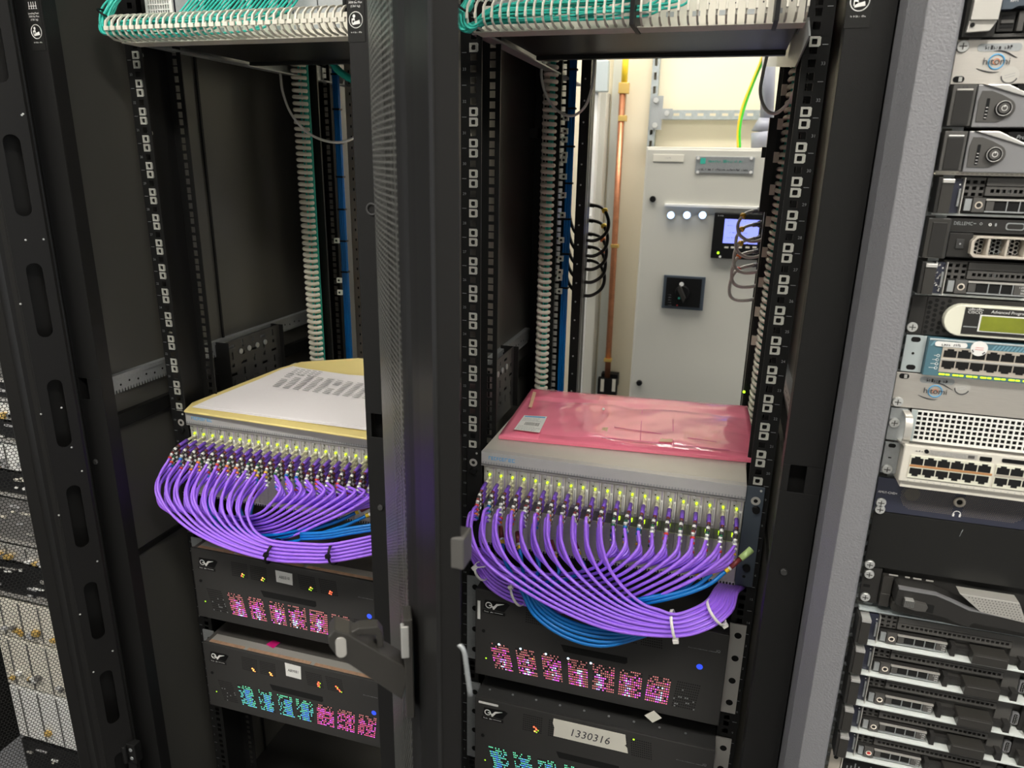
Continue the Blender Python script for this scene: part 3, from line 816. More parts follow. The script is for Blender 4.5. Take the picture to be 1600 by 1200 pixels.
# papers and envelope on the left frame
zt = -.6222
def flat(px, z): return [W(x, y, z, 2) for x, y in px]
t = thing('padded_envelope', 'yellow-brown paper envelope lying under the white papers', 'envelope', (-.4, .2, zt))
MB().slab(flat([(287, 645), (300, 632), (436, 578), (470, 568), (560, 562), (640, 570), (700, 600), (700, 700), (585, 690)], zt+.0008), (0, 0, .0045), 'envelope').build('envelope_body', t, .002)
for k, (px, zz, who) in enumerate(((((300, 637), (330, 622), (455, 573), (575, 590), (640, 600), (660, 690), (586, 676), (400, 650)), zt+.0060, 'lower white sheet of paper under the printed one, left router'),
                               (((312, 634), (440, 577), (458, 572), (520, 584), (600, 590), (660, 606), (655, 688), (580, 670), (455, 655)), zt+.0075, 'white printed sheet with a list of columns, topmost on the envelope'))):
    m = MB(); P = flat(px, zz)
    for p in P: p.z += .0012*math.sin(p.x*60)+.001*math.cos(p.y*40)
    m.slab(P, (0, 0, .0006), 'paper')
    if k:
        r = random.Random(3)
        for col_ in range(11):
            for row in range(14):
                a = (450+col_*15.5-row*2.6, 583+col_*2.1+row*2.15)
                if a[0] > 600 or r.random() < .12: continue
                if a[1] > 578+ (a[0]-430)*.15+25: continue
                p = [W(a[0]+dx, a[1]+dy, zz+.0034, 2) for dx, dy in ((0, 0), (9+3*r.random(), 1.6), (8.5, 2.5), (-.8, .9))]
                m.face(p, 'print')
        for row in range(4):
            for q in range(5):
                a = (462+q*9-row*3, 576+q*1+row*2.2); m.face([W(a[0]+dx, a[1]+dy, zz+.0034, 2) for dx, dy in ((0, 0), (6, 1), (5.5, 1.8), (-.6, .8))], 'print')
    tag(m.build('paper_sheet'), who, 'paper', 'papers on the left router')

# pink antistatic bag
t = thing('antistatic_bag', 'pink translucent antistatic bag with a white barcode label', 'bag', (.24, .25, zt))
outl = [(781, 677), (832, 608), (850, 607), (1000, 615), (1160, 632), (1170, 640), (1182, 718), (1100, 706), (940, 690)]
P = [W(x, y, zt+.012, 2) for x, y in outl]
# a gently crumpled surface between the four corners
ca, cb, cc, cd_ = W(779, 681, zt+.007, 2), W(831, 607, zt+.007, 2), W(1168, 634, zt+.007, 2), W(1184, 719, zt+.007, 2)
m = MB(); NX, NY = 56, 30; r = random.Random(8)
def bagpt(u, v):
    p = (ca*(1-v)+cb*v)*(1-u)+(cd_*(1-v)+cc*v)*u
    e = min(u, 1-u, v, 1-v); hgt = .012*min(1, e*9)
    cr = .0016*math.sin(u*17+3*math.sin(v*5))*math.sin(v*6+1)+.0010*mnoise.noise(V((u*9, v*4, 1)))*2+.0012*mnoise.noise(V((u*26, v*9, 4)))+(.0022*mnoise.noise(V((u*40, v*22, 7))) if u > .80 and v < .7 else 0)
    fold = -.004*math.exp(-((v-.72+.20*u*0)/.03)**2)
    return p+V((0, 0, hgt*.6+(cr+fold)*min(1, e*10)))
for j in range(NY+1):
    for i in range(NX+1): m.v.append(bagpt(i/NX, j/NY))
for j in range(NY+1):
    for i in range(NX+1):
        p = bagpt(i/NX, j/NY); m.v.append(V((p.x, p.y, zt+.0012)))
N1 = (NX+1)*(NY+1)
for j in range(NY):
    for i in range(NX):
        a = j*(NX+1)+i; k = 'pinkdeep' if (j > NY*.74 and (i < NX*.33 or j > NY*.93)) or i > NX*.965 or (j < 2 and i > 8) else 'pink'
        m.idx([(a, a+1, a+NX+2, a+NX+1)], k, True); m.idx([(N1+a, N1+a+NX+1, N1+a+NX+2, N1+a+1)], 'pink', True)
rim = [i for i in range(NX+1)]+[(j+1)*(NX+1)+NX for j in range(NY)]+[NY*(NX+1)+NX-1-i for i in range(NX)]+[(NY-1-j)*(NX+1) for j in range(NY-1)]
m.idx([(rim[i], N1+rim[i], N1+rim[(i+1) % len(rim)], rim[(i+1) % len(rim)]) for i in range(len(rim))], 'pinkdeep')
bag = m.build('bag_film', t)
def on(px, dz=.0016): return [W(x, y, zt+.0145+dz, 2) for x, y in px]
lb = MB().slab(on([(803, 671), (819, 649), (855, 651), (843, 676)]), (0, 0, .0003), 'white')
lab = lb.build('barcode_label', t, label='white label with a blue band')
m = MB(); zl = zt+.0164
def lp(u, v):
    a, b, c, d = on([(803, 671), (819, 649), (855, 651), (843, 676)], .002)
    return (a*(1-v)+b*v)*(1-u)+(d*(1-v)+c*v)*u
def lq(u0, u1, v0, v1, k): m.face([lp(u0, v0), lp(u1, v0), lp(u1, v1), lp(u0, v1)], k)
lq(.06, .94, .90, .97, 'logoblue')
r = random.Random(2)
u = .25
while u < .85:
    w = r.uniform(.008, .02); lq(u, u+w, .36, .56, 'ink'); u += w+r.uniform(.01, .025)
for v in (.80, .72, .64, .28, .20, .12, .05):
    u = .06
    while u < r.uniform(.6, .92): w = r.uniform(.03, .10); lq(u, u+w, v, v+.025, 'print'); u += w+.02
m.build('label_print', lab)
for q in ([(826, 636), (833, 612), (838, 613), (831, 637)], [(937, 680), (942, 668), (950, 668), (947, 681)], [(1030, 690), (1035, 682), (1052, 684), (1050, 691)]):
    MB().slab(on(q, .0003), (0, 0, .0002), 'contents').build('tape_strip', t)
m = MB()
for q in ([(1000, 688), (1003, 640), (1004, 640), (1001, 688)], [(1052, 697), (1051, 655), (1052, 655), (1053, 697)], [(940, 683), (1140, 703), (1140, 704), (940, 684)], [(960, 667), (1120, 690), (1120, 691), (960, 668)]):
    m.slab(on(q, .0003), (0, 0, .0001), 'magenta')
m.build('crease_print', t)
MB().cyl(W(943, 639, zt+.016, 2), W(943, 639, zt+.019, 2), .0025, .0018, 10, 'white').build('button', t)

# ========================================================= processing frames
def gv_logo(m, x, z, y, s=1.0):
    m.prism([(x-.006*s, z-.004*s), (x+.030*s, z-.006*s), (x+.040*s, z+.010*s), (x+.034*s, z+.013*s), (x-.004*s, z+.012*s)], 'y', y-.0002, y, 'blackdeep')
    m.ring((x+.003*s, y-.0004, z+.0025*s), (0, 1, 0), .0052*s, .0009*s, 24, 'white', 4)
    m.box(x+.0035*s, x+.0088*s, y-.0010, y-.0003, z+.0016*s, z+.0032*s, 'white')
    m.prism([(x+.0085*s, z+.002*s), (x+.0115*s, z+.0015*s), (x+.0165*s, z+.0075*s), (x+.030*s, z+.0095*s), (x+.0185*s, z+.0045*s), (x+.0125*s, z-.004*s), (x+.0105*s, z-.004*s)], 'y', y-.0010, y-.0003, 'white')
    m.prism([(x-.008*s, z-.0075*s), (x+.032*s, z-.0075*s), (x+.032*s, z-.0135*s), (x-.008*s, z-.0135*s)], 'y', y-.0002, y, 'blackdeep')
    scribble(m, x-.005*s, x+.012*s, z-.0115*s, .0024*s, y-.0003, 'white', 5); m.box(x+.013*s, x+.028*s, y-.0004, y-.0002, z-.0105*s, z-.0100*s, 'white')

def dashes(m, x0, x1, z0, z1, slant, nx, nz, y, pick, r, top=True):
    """rows of little vent openings; slant leans the block; pick(u, v) gives the glow seen through each"""
    for j in range(nz):
        v = (j+.5)/nz; z = lerp(z0, z1, v); h = (z1-z0)/nz*.42
        for i in range(nx):
            u = (i+.5)/nx; x = lerp(x0, x1, u)+slant*v; w = (x1-x0)/nx*.58
            m.prism([(x-w/2, z-h/2), (x+w/2, z-h/2), (x+w/2+slant*.05, z+h/2), (x-w/2+slant*.05, z+h/2)], 'y', y-.0002, y, pick(u, v, r))

def proc_frame(X, top, h, who, pal, tagtxt, ears, seedv, stickers=(), gap=False):
    r = random.Random(seedv)
    t = thing('processing_frame', who, 'video processor', (X+.235, .2, top-h))
    x0, x1, y = X+.020, X+.451, -.040
    lid = 'gvlid' if pal[0] == 'L' else 'gvlid2'
    MB().box(X+.020, X+.450, -.034, .42, top-h+.004, top-.003, lid).build('chassis', t, .0006)
    m = MB().box(x0, x1, y, -.034, top-h, top, 'gvface')
    fp = m.build('front_panel', t, .0012)
    yy = y-.0001
    m = MB()
    if pal[0] == 'L':
        m.box(x0+.01, x1-.005, -.0335, -.006, top-.0029, top-.0020, 'silver' if h < .16 else 'gvlid')
        for i in range(46):
            a = x0+.012+i*.0091
            if i % 17 == 9: continue
            m.box(a, a+.0087, -.0345, -.026, top-.0028, top-.0002, 'copperstrip')
    else:
        m.box(x0, x1, -.034, .02, top-.0029, top-.0024, 'darkgrey')
        for i in range(9): m.cyl((x0+.02+i*.045, -.012, top-.0024), (x0+.02+i*.045, -.012, top-.0012), .0022, n=8, m='zincdull')
    m.build('lid_edge', t)
    # handle slot
    sl = top-h*(.42 if h < .17 else .447)
    xs0, xs1 = (x0+.153, x0+.277) if h < .17 else (x0+.155, x0+.272)
    m = MB().prism([(xs0+.002, sl), (xs1, sl), (xs1+.001, sl-.010), (xs1-.003, sl-.0135), (xs0+.008, sl-.0135)], 'y', yy-.0002, yy, 'void'); m.build('handle_slot', fp)
    m = MB(); gv_logo(m, x0+.022, top-.031, yy, 1.0 if h < .17 else 1.05); m.build('logo', fp)
    # upper vents
    def up(u, v, r): return 'void'
    zt1, zt0 = (top-.013, top-.046) if h < .17 else (top-.012, top-.050)
    ux = (x0+.092, x0+.135, x0+.245, x0+.290) if h < .17 else (x0+.092, x0+.140, x0+.250, x0+.292)
    for i, a in enumerate(ux):
        m = MB(); dashes(m, a, a+.037, zt0, zt1, -.004 if i > 1 else .001, 10, 8, yy, up, r)
        if pal[0] == 'L' or (pal == 'R2' and i == 0):
            for q in range(r.choice((2, 3))):
                c = (a+.018+.010*r.random(), zt0+.004+.0045*q)
                k = r.choice(('ledorange', 'ledred', 'ledlime')) if pal != 'L2' or i < 2 else 'ledred'
                m.disc((c[0], yy-.0004, c[1]), (0, -1, 0), .0018, k, 8); m.disc((c[0]+.0035, yy-.0004, c[1]-.0015), (0, -1, 0), .0012, r.choice(('ledlime', k)), 8)
        m.build('upper_vent', fp)
    if pal == 'R2': MB().disc((ux[2]+.044, yy-.0004, zt1-.002), (0, -1, 0), .0018, 'ledlime', 8).build('indicator', fp)
    # lower vents with the lit boards behind them
    zl1, zl0 = (top-.086, top-.137) if h < .17 else (top-.104, top-.158)
    def glow(g):
        def f(u, v, r):
            q = r.random()
            if g == 'dim' and v > .86: return 'void'
            if v > .86: return 'void' if q < .45 else ('ledrose' if pal in ('L1', 'R1') or g == 'mag' else 'ledteal')
            if g == 'dim': return 'void' if q < .9 else 'zincdull'
            if g == 'pink':
                hot = abs(u-hx[0]) < .16 and v < .62
                return r.choice(('ledwhite', 'ledviolet', 'ledmag')) if hot and q < .62 else r.choice(('ledpink', 'ledrose', 'ledrose', 'ledmag', 'void', 'ledorange' if q < .05 else 'ledrose'))
            if g == 'blue':
                hot = abs(u-hx[0]) < .22
                return r.choice(('ledblue', 'ledcyan', 'ledblue', 'ledteal')) if hot else r.choice(('ledcyan', 'void', 'ledteal', 'void', 'ledcyan', 'void'))
            return r.choice(('ledpink', 'ledmag', 'ledpink', 'void'))
        return f
    gs = pal_groups[pal]; hx = [0]
    n = len(gs); W0 = (x1-x0-.070)/n
    m = MB()
    for i, g in enumerate(gs):
        hx[0] = r.uniform(.25, .75); a = x0+.035+i*W0
        sl_ = lerp(-.012, .006, i/(n-1))
        dashes(m, a+(.004 if i < n/2 else 0), a+W0*.86, zl0, zl1, sl_, 11, 11, yy, glow(g), r)
    if pal == 'R1':
        for i in range(5): m.disc((x0+.045+i*.040+(.006 if i > 1 else 0), yy-.0006, zl1-.001), (0, -1, 0), .0020, 'ledwhite', 8)
    m.build('lower_vents', fp, label='vents glowing pink' if pal in ('L1', 'R1') else 'vents glowing blue and green')
    m = MB().cyl((x0+.016, y, top-.072 if h < .17 else top-.083), (x0+.016, y-.0015, top-.072 if h < .17 else top-.083), .0032, n=12, m='void')
    m.build('lock_hole', fp)
    MB().disc((x0+.021, yy-.0004, zl0+.018), (0, -1, 0), .0014, 'ledlime').build('indicator', fp)
    MB().disc((x1-.041, yy-.0004, top-.075 if h < .17 else top-.069), (0, -1, 0), .0052, 'ledblu2', 16).build('indicator', fp, label='round blue light')
    m = MB(); zz = top-.038 if h < .17 else top-.036
    scribble(m, x1-.062, x1-.014, zz, .0014, yy-.0002, 'zincdull', 9); m.text('IQ', (x1-.018, yy-.0003, zz+.001), .0045, 'zincdull')
    m.build('model_lettering', fp)
    for txt, (a, b, c, d), tz, hgt in tagtxt:
        m = MB().prism([(a, b), (c, b-.001), (c-.001, d), (a+.0005, d+.001)], 'y', yy-.0005, yy-.0001, 'white')
        m.text(txt, ((a+c)/2, yy-.0007, tz), hgt, 'ink', align='CENTER', squeeze=.85, shear=.15, bold=.01); m.build('paper_label', fp, label='white handwritten label')
    for s, (a, b) in enumerate(((X-.0085, X+.020), (X+.451, X+.4775))):
        hl = []
        k = 'silver' if (s == 1 and pal[0] == 'R') else 'zincdull'  # right ear paler than left: the fall of light is put into the colour
        m = MB().box(a, b-.002 if s == 0 else b, -.004, -.0015, top-h+.001, top-.001, k)
        for i in range(4 if h > .17 else 3):
            zc = top-.022-i*(.0445 if h > .17 else .0555)
            m.disc(((a+b)/2+.0015, -.0043, zc), (0, -1, 0), .0058, 'void', 16)
        m.build('mounting_ear', t)
    return t
pal_groups = {'L1': ['dim', 'pink', 'pink', 'pink', 'pink', 'pink', 'pink', 'dim'], 'L2': ['dim', 'blue', 'blue', 'blue', 'blue', 'mag', 'mag', 'mag'],
              'R1': ['pink', 'pink', 'pink', 'pink', 'pink', 'pink', 'pinkd', 'dim'], 'R2': ['blue', 'blue', 'blue', 'blue', 'blue', 'blue', 'blue', 'blue']}
pal_groups['R1'][6] = 'pink'
XL = -.6
proc_frame(XL, -.897, .158, 'dark processing frame glowing pink with the small label AB5510', 'L1', [('AB5510', (-.387, -.911, -.350, -.9375), -.927, .0062)], 0, 31)
proc_frame(XL, -1.118, .158, 'dark processing frame glowing blue and green with the small label AB9981', 'L2', [('AB9981', (-.384, -1.122, -.348, -1.154), -1.141, .0066)], 0, 32)
a = proc_frame(0, -.870, .178, 'dark processing frame glowing pink just below the right purple bundle', 'R1', [], 0, 33)
MB().box(.0245, .0295, -.0412, -.0402, -.930, -.893, 'white').build('asset_sticker', a)
b = proc_frame(0, -1.1000, .178, 'dark processing frame at the bottom with masking tape reading 1330316', 'R2', [], 0, 34)
MB().prism(rrect(.0275, .0655, -1.1105, -1.1065, .0015), 'y', -.0412, -.0402, 'white').build('asset_sticker', b)
m = MB().prism([(.170, -1.108), (.299, -1.108), (.302, -1.128), (.299, -1.130), (.304, -1.135), (.306, -1.146), (.171, -1.146), (.172, -1.127), (.169, -1.118)], 'y', -.0412, -.0402, 'masktape')
m.text('1330316', (.236, -.0415, -1.1365), .0165, 'ink', align='CENTER', squeeze=.92, shear=.2, u=(0, 0, 1), r=(1, 0, .0))
m.build('masking_tape', b, label='strip of cream masking tape with handwritten digits')
# tag hanging on the lid of the lowest frame, and a pink note on the left one
c = W(1021, 1119, -.045)
m = MB().slab([c+V((x, -.001, z)) for x, z in ((0, .0125), (.014, .001), (-.0005, -.0125), (-.015, -.001))], (0, -.0006, 0), 'masktape')
tag(m.build('paper_tag'), 'small square white tag turned on its corner above the masking tape', 'tag')
p = [W(x, y, -1.1195, 2) for x, y in ((416, 1007), (427, 1000), (438, 1004), (427, 1013))]
tag(MB().slab(p, (0, 0, .0005), 'magenta').build('sticky_note'), 'small magenta note lying on the lid of the lower left processing frame', 'note')

# ==================================================== back of the two racks
def rear_fingers(X, who, x0, x1, n=72):
    t = thing('cable_manager', who, 'cable manager', (X, .46, BOT))
    m = MB().plate(X+x0-.010, X+x0-.001, -1.5, .20, .505, .508, [(X+x0-.008, X+x0-.003, -.02-.0222*i-.006, -.02-.0222*i+.006) for i in range(40)], 'silver')
    m.box(X+x0, X+x1, .508, .512, -1.5, .20, 'railblack')
    m.build('slotted_strip', t)
    f = None
    for i in range(n):
        z = .075-.0136*i
        if f is None:
            z00 = z
            m = MB().tube(smooth([(X+x0+.002, .505, z), (X+x0+.003, .465, z), (X+x0+.010, .448, z-.001), (X+x1-.004, .448, z-.002), (X+x1, .460, z-.002)], 3), .0044, 8, 'cream')
            f = m.build('finger', t)
        else:
            c = f.copy(); COL.objects.link(c); c.parent = t; c.location = V(f.location)+V((0, 0, z-z00))
    return t
rear_fingers(-.6, 'vertical cream finger manager at the back left of the left rack', .006, .040)
rear_fingers(0, 'vertical cream finger manager at the back left of the middle rack', -.010, .018)
rear_fingers(0, 'vertical cream finger manager at the back right of the middle rack', .466, .482)
for X, a, n, w in ((-.6, .014, 5, 'left rack'), (0, .002, 4, 'middle rack, left side'), (0, .472, 3, 'middle rack, right side')):
    for i in range(n):
        x = X+a+(.0045*i if X < 0 else .0022*i); y = .474+.007*(i % 3); r = random.Random(i+n)
        tag(MB().tube(smooth([(x, y, .2), (x+.001, y, -.1), (x+r.uniform(-.001, .002), y, -.4), (x, y, -.7), (x+.001, y, -1.2)], 5), .0022, 6, 'teal').build('fibre_cable'),
            'teal fibre running down the rear fingers of the %s' % w, 'fibre cable', 'teal fibres in the rear fingers, %s' % w)
# blue bundles with black bands
for X, ya, offs, w in ((-.6, .60, .030, 'left'), (0, .58, .020, 'middle')):
    for i in range(6):
        x = X+offs+.0052*(i % 3); y = ya+.006*(i // 3)
        tag(MB().tube([(x, y, .2), (x, y, -.4), (x, y, -1.3)], .0029, 6, 'blue').build('data_cable'), 'blue data cable in the vertical bundle at the back of the %s rack' % w, 'cable', 'blue vertical data cables, %s rack' % w)
    for i in range(7):
        z = .04-.0795*i
        tag(MB().box(X+offs-.0042, X+offs+.0150, ya-.0045, ya+.0105, z, z+.004, 'blackdeep').build('cable_tie'), 'black tie round the blue bundle of the %s rack, %s from the top' % (w, ORD[i]), 'cable tie', 'black ties on the %s blue bundle' % w)
# perforated cream side strip behind the left rack, dark ones behind the middle rack
m = MB()
hl = []
for i in range(34):
    for j in range(3):
        zz = .14-.0265*i
        if j == 1 and i % 2: hl.append((-.588+.022*j-.002, -.588+.022*j+.002, zz-.011, zz+.008))
        else: hl.append((-.590+.022*j, -.585+.022*j, zz-.0035, zz+.0035))
m.plate(-.60, -.532, -.95, .2, .71, .712, hl, 'tan'); m.box(-.60, -.53, .713, .715, -.95, .2, 'void')
m.build('perforated_strip', rack1)
m = MB().box(.040, .062, .60, .66, BOT, .2, 'railblack')
for i in range(26): m.cyl((.05, .5995, .16-.045*i), (.05, .5985, .16-.045*i), .002, n=8, m='zinc')
m.build('power_strip', rack2)
MB().box(.060, .063, .62, .625, -.7, .2, 'zincdull').build('divider', rack2)
def nutb(x, z, T): MB().box(x-.006, x+.006, .513, .519, z-.006, z+.006, 'nut').disc((x, .5128, z), (0, -1, 0), .003, 'void', 8).build('rear_cage_nut', T)
for x, y in ((884, 184), (883, 205), (882, 218), (882, 242), (881, 250), (881, 276), (880, 305), (879, 336), (877, 375), (876, 404), (875, 425), (874, 434), (874, 455)): p = W(x, y, .515); nutb(p.x, p.z, rack2)
for x, y in ((526, 376), (530, 438), (531, 457)): p = W(x, y, .515); nutb(p.x, p.z, rack1)
pb = MB().plate(.455, .466, -1.2, .14, .50, .504, [], 'blackdeep').box(.44, .457, .495, .52, -.24, -.06, 'black').box(.432, .455, .50, .51, -.135, -.115, 'black').box(.452, .468, .51, .56, -1.2, -.24, 'black')
for i in range(9): pb.box(.455, .4655, .494, .50, -.02-.062*i, .0-.062*i, 'tan')
pb.build('rear_post', rack2)
m = MB()
for z in (-.62,): m.cyl((.452, .49, z), (.452, .487, z), .003, n=8, m='ledlime')
m.build('indicator', rack2)
# loops of cable
def loop(pts, r, k, name, who, cat, grp=None, con=None, n=7):
    P = [W(*p) for p in pts]
    if con is None: return tag(MB().tube(smooth(P, n), r, 8, k).build(name), who, cat, grp)
    t = thing(name, who, cat, P[0], grp)
    MB().tube(smooth(P, n), r, 8, k).build('flex', t)
    a, b = P[0], P[1]; d = (b-a).normalized()
    m = MB().cyl(a-d*.030, a+d*.004, .0085, .0075, 10, con).cyl(a+d*.004, a+d*.026, .0052, .0036, 8, con)
    for q in range(3): m.ring(a+d*(.008+q*.006), d, .0042, .0012, 10, con, 4)
    m.build('plug', t)
    c = P[2]; e = (P[3]-P[2]).normalized()
    if con: MB().cyl(c-e*.004, c+e*.004, r*1.7, n=8, m=MK[0]).build('sleeve', t)
    return t
loop([(438, 115, .40), (442, 145, .38), (455, 178, .36), (478, 205, .34), (505, 219, .32), (535, 222, .30), (562, 210, .28), (585, 190, .27)], .0026, 'greywire', 'looped_cable', 'thin grey cable hanging in a shallow loop inside the left rack', 'cable')
loop([(847, 92, .42), (846, 120, .40), (853, 148, .38), (870, 172, .36), (893, 181, .34), (913, 168, .33), (924, 140, .33), (928, 110, .34), (929, 85, .36)], .0026, 'greywire', 'looped_cable', 'thin grey cable hanging in a loop at the top left of the middle rack', 'cable')
loop([(1199, 85, .42), (1192, 115, .40), (1188, 145, .38), (1196, 170, .35), (1212, 177, .33), (1232, 160, .30), (1246, 130, .27), (1258, 95, .24)], .0030, 'greywire', 'looped_cable', 'grey cable hanging in a loop at the top right of the middle rack', 'cable')
loop([(515, 92, .50), (527, 108, .49), (542, 120, .48), (560, 128, .47), (580, 136, .46)], .0085, 'teal', 'looped_cable', 'thick teal cable bending down to the right behind the left rack', 'cable')
Y1 = .72
for i, (a, k, mk) in enumerate((((318), 0, 'yellow'), ((341), 1, 'yellow'), ((363), 2, 'orange'), ((384), 3, 'orange'), ((404), 4, 'cream'))):
    y = a+(2, 3, 2, 1, 2)[i]; MK = [mk]; s = i*1.6
    loop([(918-s, y, Y1), (934-s, y+2, Y1-.02), (945-s, y+9, Y1-.04), (951-s, y+27, Y1-.05), (946-s, y+45, Y1-.06), (928-s, y+56, Y1-.07), (908-s, y+51, Y1-.07), (896-s, y+38, Y1-.06), (890-s, y+16, Y1-.04), (890-s*.8, y-6, Y1-.02)], .0042, 'blackwire', 'power_lead', 'black power lead looping at the rear left of the middle rack, %s from top' % ORD[i], 'power lead', 'black looped power leads', con='blackwire')
for i, (a, mk) in enumerate(((329, 'amber'), (350, 'amber'), (372, 'amber'), (392, 'orange'), (413, 'red'))):
    MK = [mk]; s = i*5
    b = (0, 4, 6, 8, 8)[i]
    loop([(1188, a, .62), (1172, a+2, .60), (1161-s*.4, a+8, .59), (1153-s*.5, a+22, .58), (1156-s*.8, a+38+b, .57), (1172-s, a+48+b, .56), (1188-s*.5, a+46+b, .55), (1203, a+36+b*.6, .54)], .0036, 'greywire', 'power_lead', 'grey power lead looping at the rear right of the middle rack, %s from top' % ORD[i], 'power lead', 'grey looped power leads', con='greysleeve')

# ================================================== the room behind the racks
YC = 2.0
def rc(m, x0, y0, x1, y1, Y, t, k, dy=0):
    a, b = W(x0, y0, Y), W(x1, y1, Y)
    m.box(min(a.x, b.x), max(a.x, b.x), Y-t, Y-dy, min(a.z, b.z), max(a.z, b.z), k); return m
cab = thing('electrical_cabinet', 'pale grey electrical cabinet seen through the middle rack, with three blue lamps', 'electrical cabinet', (.4, 2.15, -1.45))
tl = W(1010, 229, YC)
MB().box(tl.x, .82, YC+.004, 2.295, -1.45, tl.z, 'cabgrey').build('cabinet_body', cab, .004)
dr = MB().box(tl.x+.006, .815, YC-.018, YC, -1.44, tl.z-.008, 'cabgrey').build('door', cab, .005)
m = MB(); rc(m, 1021, 241, 1068, 253, YC-.018, .003, 'cream'); q = m.build('name_plate', dr, .001)
m = MB(); a = W(1040, 246, YC-.0215); scribble(m, a.x, a.x+.02, a.z-.004, .006, YC-.0212, 'print', 4); m.build('lettering', q)
m = MB(); rc(m, 1088, 244, 1177, 272, YC-.018, .004, 'zincdull'); q = m.build('info_plate', dr, .001)
m = MB(); a = W(1094, 256, YC-.022); b = W(1103, 247, YC-.022)
m.box(a.x, b.x, YC-.0228, YC-.022, a.z, b.z, 'teallabel'); a = W(1107, 253, YC-.022); scribble(m, a.x, a.x+.125, a.z-.002, .011, YC-.0225, 'teallabel', 14)
a = W(1092, 266, YC-.022); scribble(m, a.x, a.x+.20, a.z, .008, YC-.0225, 'ink', 6, .9)
for x, y in ((1091, 247), (1174, 247), (1090, 269), (1173, 269)): p = W(x, y, YC-.0222); m.cyl(p, p-V((0, .003, 0)), .006, n=10, m='white')
m.build('lettering', q)
for x, y in ((1020, 311), (999, 598)):
    p = W(x, y, YC-.018); MB().cyl(p, p-V((0, .012, 0)), .013, .011, 16, 'blackdeep').build('lock', dr)
m = MB(); rc(m, 1039, 318, 1210, 328, YC-.018, .012, 'trunk'); m.build('cover_strip', dr, .001)
for i, x in enumerate((1048.5, 1073.5, 1098)):
    p = W(x, 336, YC-.018); m = MB().cyl(p, p-V((0, .012, 0)), .016, .015, 20, 'zincdull'); l = m.build('indicator_lamp', dr)
    MB().cyl(p-V((0, .012, 0)), p-V((0, .020, 0)), .0135, .010, 20, 'lampblue').build('lens', l)
m = MB(); rc(m, 1117, 332, 1200, 407, YC-.018, .016, 'blackdeep'); l = m.build('meter_display', dr, .003)
m = MB(); rc(m, 1133, 342, 1183, 382, YC-.034, .001, 'screen'); s_ = m.build('screen', l)
m = MB(); r = random.Random(5)
for y in (345, 352, 363, 371, 379):
    a = W(1136, y, YC-.0355); scribble(m, a.x, a.x+.08, a.z-.002, .004, YC-.0355, 'navy', y, .5)
m.build('screen_lettering', s_)
for x in (1135, 1145, 1156, 1168, 1179): rc(MB(), x-3, 385, x+3, 388, YC-.034, .001, 'cream').build('button', l)
for x, y, k in ((1122, 395, 'ledlime'), (1125, 401, 'white')): p = W(x, y, YC-.034); MB().disc(p-V((0, .0012, 0)), (0, -1, 0), .005, k).build('indicator', l)
m = MB(); a = W(1122, 337, YC-.034); scribble(m, a.x, a.x+.022, a.z-.002, .005, YC-.0342, 'white', 3)
m.build('lettering', l)
m = MB(); rc(m, 1038, 429, 1098, 485, YC-.018, .010, 'earblue'); l = m.build('rotary_switch', dr, .002)
m = MB(); rc(m, 1042, 433, 1093, 481, YC-.028, .003, 'blackdeep'); m.build('face', l)
p = W(1066, 457, YC-.031); m = MB().cyl(p, p-V((0, .020, 0)), .030, .028, 24, 'blackdeep'); m.obox(p-V((0, .032, 0)), V((.004, 0, .010))*1.0, V((0, .014, 0)), V((-.013, 0, .026)), 'latch')
m.build('knob', l, .001)
m = MB(); p = W(1065, 444, YC-.055); m.disc(p, (0, -1, 0), .009, 'white'); p = W(1061, 466, YC-.056); m.disc(p, (0, -1, 0), .005, 'teallabel'); p = W(1058, 477, YC-.032); m.disc(p, (0, -1, 0), .003, 'red')
for q in range(5): a = W(1044, 460+q*4, YC-.032); scribble(m, a.x, a.x+.012, a.z-.003, .004, YC-.0322, 'zincdull', q)
m.build('markings', l)
# copper pipe with clips
YP = 2.24
def pip(a, b, r, k): return MB().cyl(W(*a, YP), W(*b, YP), r, n=14, m=k)
t = thing('copper_pipe', 'copper pipe with brass clips running down the wall left of the grey cabinet', 'pipe', W(950, 600, YP))
pip((973, 142), (948, 605), .0135, 'copper').build('pipe', t)
pip((979, 70), (975, 134), .0135, 'yellow').build('yellow_sleeve', t)
for i, (x, y) in enumerate(((975, 138), (973, 185), (961, 384), (950, 562))):
    p = W(x, y, YP); s = .022 if i < 1 else .018
    MB().box(p.x-s, p.x+s, YP-.016, YP+.016, p.z-(.022, .012, .008, .008)[i], p.z+(.022, .012, .008, .008)[i], 'brass').build('clip', t, .002)
m = MB(); rc(m, 936, 588, 964, 616, YP, .03, 'blackdeep'); m.box(-.13, -.05, YP, 2.3, -1.18, -1.12, 'blackdeep'); rc(m, 939, 592, 943, 612, YP-.03, .001, 'cream'); rc(m, 957, 592, 961, 612, YP-.03, .001, 'cream'); tag(m.build('pipe_base'), 'small black box at the foot of the copper pipe', 'box')
m = MB()
a0 = W(960, 85, 2.29); m.box(a0.x, a0.x+.055, 2.285, 2.299, -1.3, .35, 'backing'); m.box(a0.x+.062, a0.x+.17, 2.29, 2.299, -1.3, .35, 'wallcream')
tag(m.build('backing_strip'), 'pale metal strip on the wall behind the copper pipe', 'strip')
